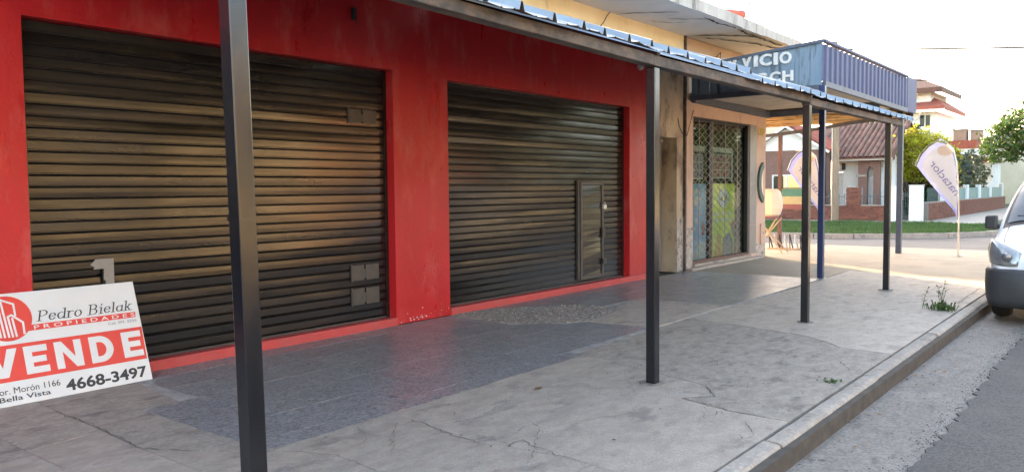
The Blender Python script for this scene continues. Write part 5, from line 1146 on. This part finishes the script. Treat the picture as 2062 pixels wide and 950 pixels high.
sd = thing('shed', 'white shed with a low curved dark red roof behind the hedge', 'shed', (62, 10.2, 0))
mb = MB(); mb.box(62, 66, 8.4, 11.6, 0, 3.05); mb.build('wall', M['hwhite'], sd)
mb = MB(); arc2 = [(8.2+3.6*t, 3.06+.75*math.sin(PI*(.12+.76*t))-.2) for t in np.linspace(0, 1, 12)]; mb.prism(arc2+[(11.8, 3.06), (8.2, 3.06)], f_, 61.8, 66.2); mb.build('roof', M['tile'], sd)

# ================================================================== houses on the opposite side, seen mirrored in the shutters
def opp(x0, x1, h, m_, label, gable, y0=-10.6, d=7):
    t = thing('street_house', label, 'house', ((x0+x1)/2, y0, 0)); n = int((x1-x0)/3.2); hs = []
    for i in range(n):
        a = x0+(x1-x0)*(i+.5)/n; hs.append((a-.6, a+.6, 1.0, 2.3) if i != n//2 else (a-.5, a+.5, -.1, 2.2))
    mb = MB(); mb.wall(x0, x1, 0, h, hs, y0, y0-.25, XZ); mb.box(x0, x0+.25, y0-d, y0-.25, 0, h); mb.box(x1-.25, x1, y0-d, y0-.25, 0, h); mb.box(x0, x1, y0-d-.2, y0-d, 0, h); mb.build('wall', m_, t)
    for i, (a, b, c, e) in enumerate(hs):
        if c < 0: mb = MB(); mb.box(a, b, y0-.15, y0-.1, 0, e); mb.build('door', M['wood'], t); continue
        mb = MB(); mb.wall(a, b, c, e, [(a+.07, (a+b)/2-.03, c+.07, e-.07), ((a+b)/2+.03, b-.07, c+.07, e-.07)], y0-.1, y0-.16, XZ); wn = mb.build('window', M['hwhite'], t); mb = MB(); mb.box(a+.05, b-.05, y0-.14, y0-.13, c+.05, e-.05); mb.build('pane', M['glass_dark'], wn)
        mb = MB(); mb.box(a, b, y0-.3, y0-.24, c, e); mb.build('window_backing', M['dark_in'], wn)
    mb = MB()
    if gable: mb.prism([(y0+.5, h-.1), (y0-d-.5, h-.1), (y0-d/2, h+1.9)], lambda a, b, q: (q, a, b), x0-.3, x1+.3)
    else: mb.box(x0-.1, x1+.1, y0-d, y0+.15, h+.002, h+.25)
    mb.build('roof', M['tile_red'] if gable else M['fascia'], t)
opp(-26, -15.5, 3.6, M['cream_wall'], 'cream house with tiled roof farthest back on the opposite side of the street', True)
opp(-14, -3, 4.6, M['hwhite'], 'white flat roofed house on the opposite side of the street behind the camera', False)
opp(-1.5, 8.5, 3.5, M['ochre'], 'ochre house with tiled roof on the opposite side of the street', True)
opp(9.5, 18.3, 4.6, M['tan_wall'], 'tan flat roofed house on the opposite side of the street', False)
opp(18.6, 22.4, 3.3, M['terracotta'], 'narrow terracotta house squeezed between two pale houses opposite', False)
opp(23, 33, 3.6, M['cream_wall'], 'cream house with tiled roof opposite the grass verge', True)
for i, (a, sd_, lab) in enumerate(((-8.5, 31, 'dark street tree before the white opposite house'), (5.2, 32, 'dark street tree before the ochre opposite house'), (12.8, 33, 'dark street tree before the tan opposite house'))): tree('tree', lab, 'tree', (a, -8.2, 0), 2.2, .16, [(a, -8.2, 3.7, 1.5, 1.4, 1.3), (a+.8, -8.0, 3.2, 1.0, 1.0, .9)], 2500, .15, M['leaf_dark'], sd_)

tree('tree', 'unseen dark tree added before the opposite cream house to break the shutter reflections', 'tree', (27.5, -8.6, 0), 1.8, .16, [(27.5, -8.6, 3.3, 1.6, 1.4, 1.5), (28.6, -8.4, 2.6, 1.1, 1.0, 1.0)], 2600, .15, M['leaf_dark'], 34)  # added out of view to break up the reflections in the shutters
tree('tree', 'second unseen dark tree added before the opposite cream house to break the shutter reflections', 'tree', (32.5, -8.6, 0), 1.8, .16, [(32.5, -8.6, 3.2, 1.4, 1.4, 1.5)], 2000, .15, M['leaf_dark'], 35)  # another unseen tree, put in to interrupt the bright shutter reflection
for i, a in enumerate((40, 45.5, 51, 58, 66)): tree('tree', ('nearest', 'second', 'middle', 'fourth', 'farthest')[i]+' of five unseen large trees added beyond the crossing to darken the window reflections', 'tree', (a, -8.8, 0), 2.2, .25, [(a, -8.8, 4.2, 2.6, 2.0, 2.6), (a+1.5, -8.6, 3.4, 1.8, 1.6, 1.8), (a-1.3, -8.8, 3.2, 1.7, 1.6, 1.8)], 4500, .22, M['leaf_mid'], 50+i, 'unseen trees added beyond the crossing')  # unseen row added to darken what the shop glass reflects
# ================================================================== weeds and litter
def weed(loc, label, n, hgt, spread, seed, stalks=0):
    t = thing('weed', label, 'weed', loc); r = np.random.default_rng(seed); mb = MB()
    for i in range(n):
        a = r.uniform(0, 2*PI); L_ = hgt*r.uniform(.3, .75); ox, oy = r.normal(size=2)*spread*.45
        d = np.array([math.cos(a), math.sin(a), 0])*L_*r.uniform(.3, .9); b = np.array(loc)+[ox, oy, 0]; s_ = np.array([-math.sin(a), math.cos(a), 0])*.010
        m1 = b+d*.5+[0, 0, L_*.7]; e = b+d+[0, 0, L_*.75*r.uniform(.5, 1.1)]; mb.quad(b-s_*.5, b+s_*.5, m1+s_); mb.quad(b-s_*.5, m1+s_, e, m1-s_)
    stuff(mb.build('leaf_tuft', M['weed'], t))
    for k in range(stalks):
        mb = MB(); b = np.array(loc)+[r.normal()*spread*.3, r.normal()*spread*.5, 0]; top = b+[r.normal()*.07, r.normal()*.07, hgt*r.uniform(1.0, 1.9)]
        mb.tube([tuple(b), tuple((b+top)/2+[.01, .01, 0]), tuple(top)], [.004, .003, .002], 5)
        for q in range(14):
            f = r.uniform(.2, 1); p = b+(top-b)*f; a = r.uniform(0, 2*PI); e = p+[math.cos(a)*.045, math.sin(a)*.045, .025]; s_ = np.array([-math.sin(a), math.cos(a), 0])*.009; mb.quad(p, (p+e)/2+s_, e, (p+e)/2-s_)
        mb.build('stalk', M['weed'], t)
weed((10.80, 1.96, 0), 'tufted green weed with tall stalks growing at the kerb near the van', 110, .19, .15, 41, 5)
weed((6.32, 1.90, 0), 'small flat weed in the pavement crack by the kerb', 34, .045, .09, 42)
weed((5.9, 1.86, 0), 'tiny sprig in the kerb joint left of the small flat weed', 14, .03, .05, 43) if False else None
def leaf(loc, label, s_, seed, group=None):
    r = np.random.default_rng(seed); mb = MB(); a = r.uniform(0, 2*PI); c, q = math.cos(a), math.sin(a); x0, y0, z0 = loc
    P_ = [(-s_, 0, .004), (-s_*.3, s_*.42, .012), (s_*.5, s_*.3, .02), (s_, 0, .006), (s_*.4, -s_*.36, .016), (-s_*.4, -s_*.38, .010), (0, 0, .006)]
    for u_, v_, h in P_: mb.v.append((x0+u_*c-v_*q, y0+u_*q+v_*c, z0+h))
    mb.f = [(6, i, (i+1) % 6) for i in range(6)]; tag(mb.build('fallen_leaf', M['dead_leaf']), label, 'leaf', group)
leaf((4.8, 3.57, .002), 'single dry brown leaf lying on the open pavement between the first two posts', .055, 1)
for i, (a, b) in enumerate(((4.36, 1.50), (4.42, 1.44), (4.30, 1.46), (4.39, 1.40), (4.33, 1.53), (4.45, 1.52))): leaf((a, b, -.128), 'dry curled leaf in the little heap in the near gutter', .045, 60+i, 'leaves heaped in the gutter')
mb = MB()
for _ in range(1500):
    zone = RNG.integers(0, 3)
    if zone == 0: a, b, z = RNG.uniform(2.5, 18), 1.655-abs(RNG.normal())*.06, -.127
    elif zone == 1: a, b, z = RNG.uniform(2.5, 14), RNG.uniform(1.0, 1.64), -.128
    else: a, b, z = RNG.uniform(1.5, 14), RNG.uniform(1.8, 4.0), .004
    if zone > 0 and RNG.uniform() < .75: continue
    r = RNG.uniform(.003, .012); t = RNG.uniform(0, PI); mb.quad(*[(a+r*math.cos(t+q)*k_, b+r*math.sin(t+q)*k_, z+RNG.uniform(0, .006)) for q, k_ in ((0, 1.3), (PI/2, .6), (PI, 1.2), (3*PI/2, .5))])
stuff(mb.build('grit_litter', M['joint_dirt']))
mb = MB()     # crumbs broken from the ragged asphalt edge
for _ in range(1100):
    a = RNG.uniform(2.5, 15); b = 1.05+abs(RNG.normal())*.07+.012*math.sin(a*1.7); r = RNG.uniform(.002, .007); h = r*RNG.uniform(.5, 1); t = RNG.uniform(0, PI)
    q = len(mb.v); z = -.131
    mb.v += [(a+r*math.cos(t+k*2*PI/5)*RNG.uniform(.7, 1.2), b+r*math.sin(t+k*2*PI/5)*RNG.uniform(.7, 1.2), z) for k in range(5)]+[(a+RNG.normal()*.002, b+RNG.normal()*.002, z+h)]
    mb.f += [(q+k, q+(k+1) % 5, q+5) for k in range(5)]
stuff(mb.build('asphalt_crumbs', M['asphalt']))
mb = MB()     # small dry leaf scraps blown along the gutter
for _ in range(70):
    a, b = RNG.uniform(3, 13), 1.63-abs(RNG.normal())*.14; r = RNG.uniform(.008, .024); t = RNG.uniform(0, PI); mb.quad(*[(a+r*math.cos(t+q)*k_, b+r*math.sin(t+q)*k_, -.126+RNG.uniform(0, .012)) for q, k_ in ((0, 1.3), (PI/2, .6), (PI, 1.2), (3*PI/2, .5))])
stuff(mb.build('leaf_scraps', M['dead_leaf']))
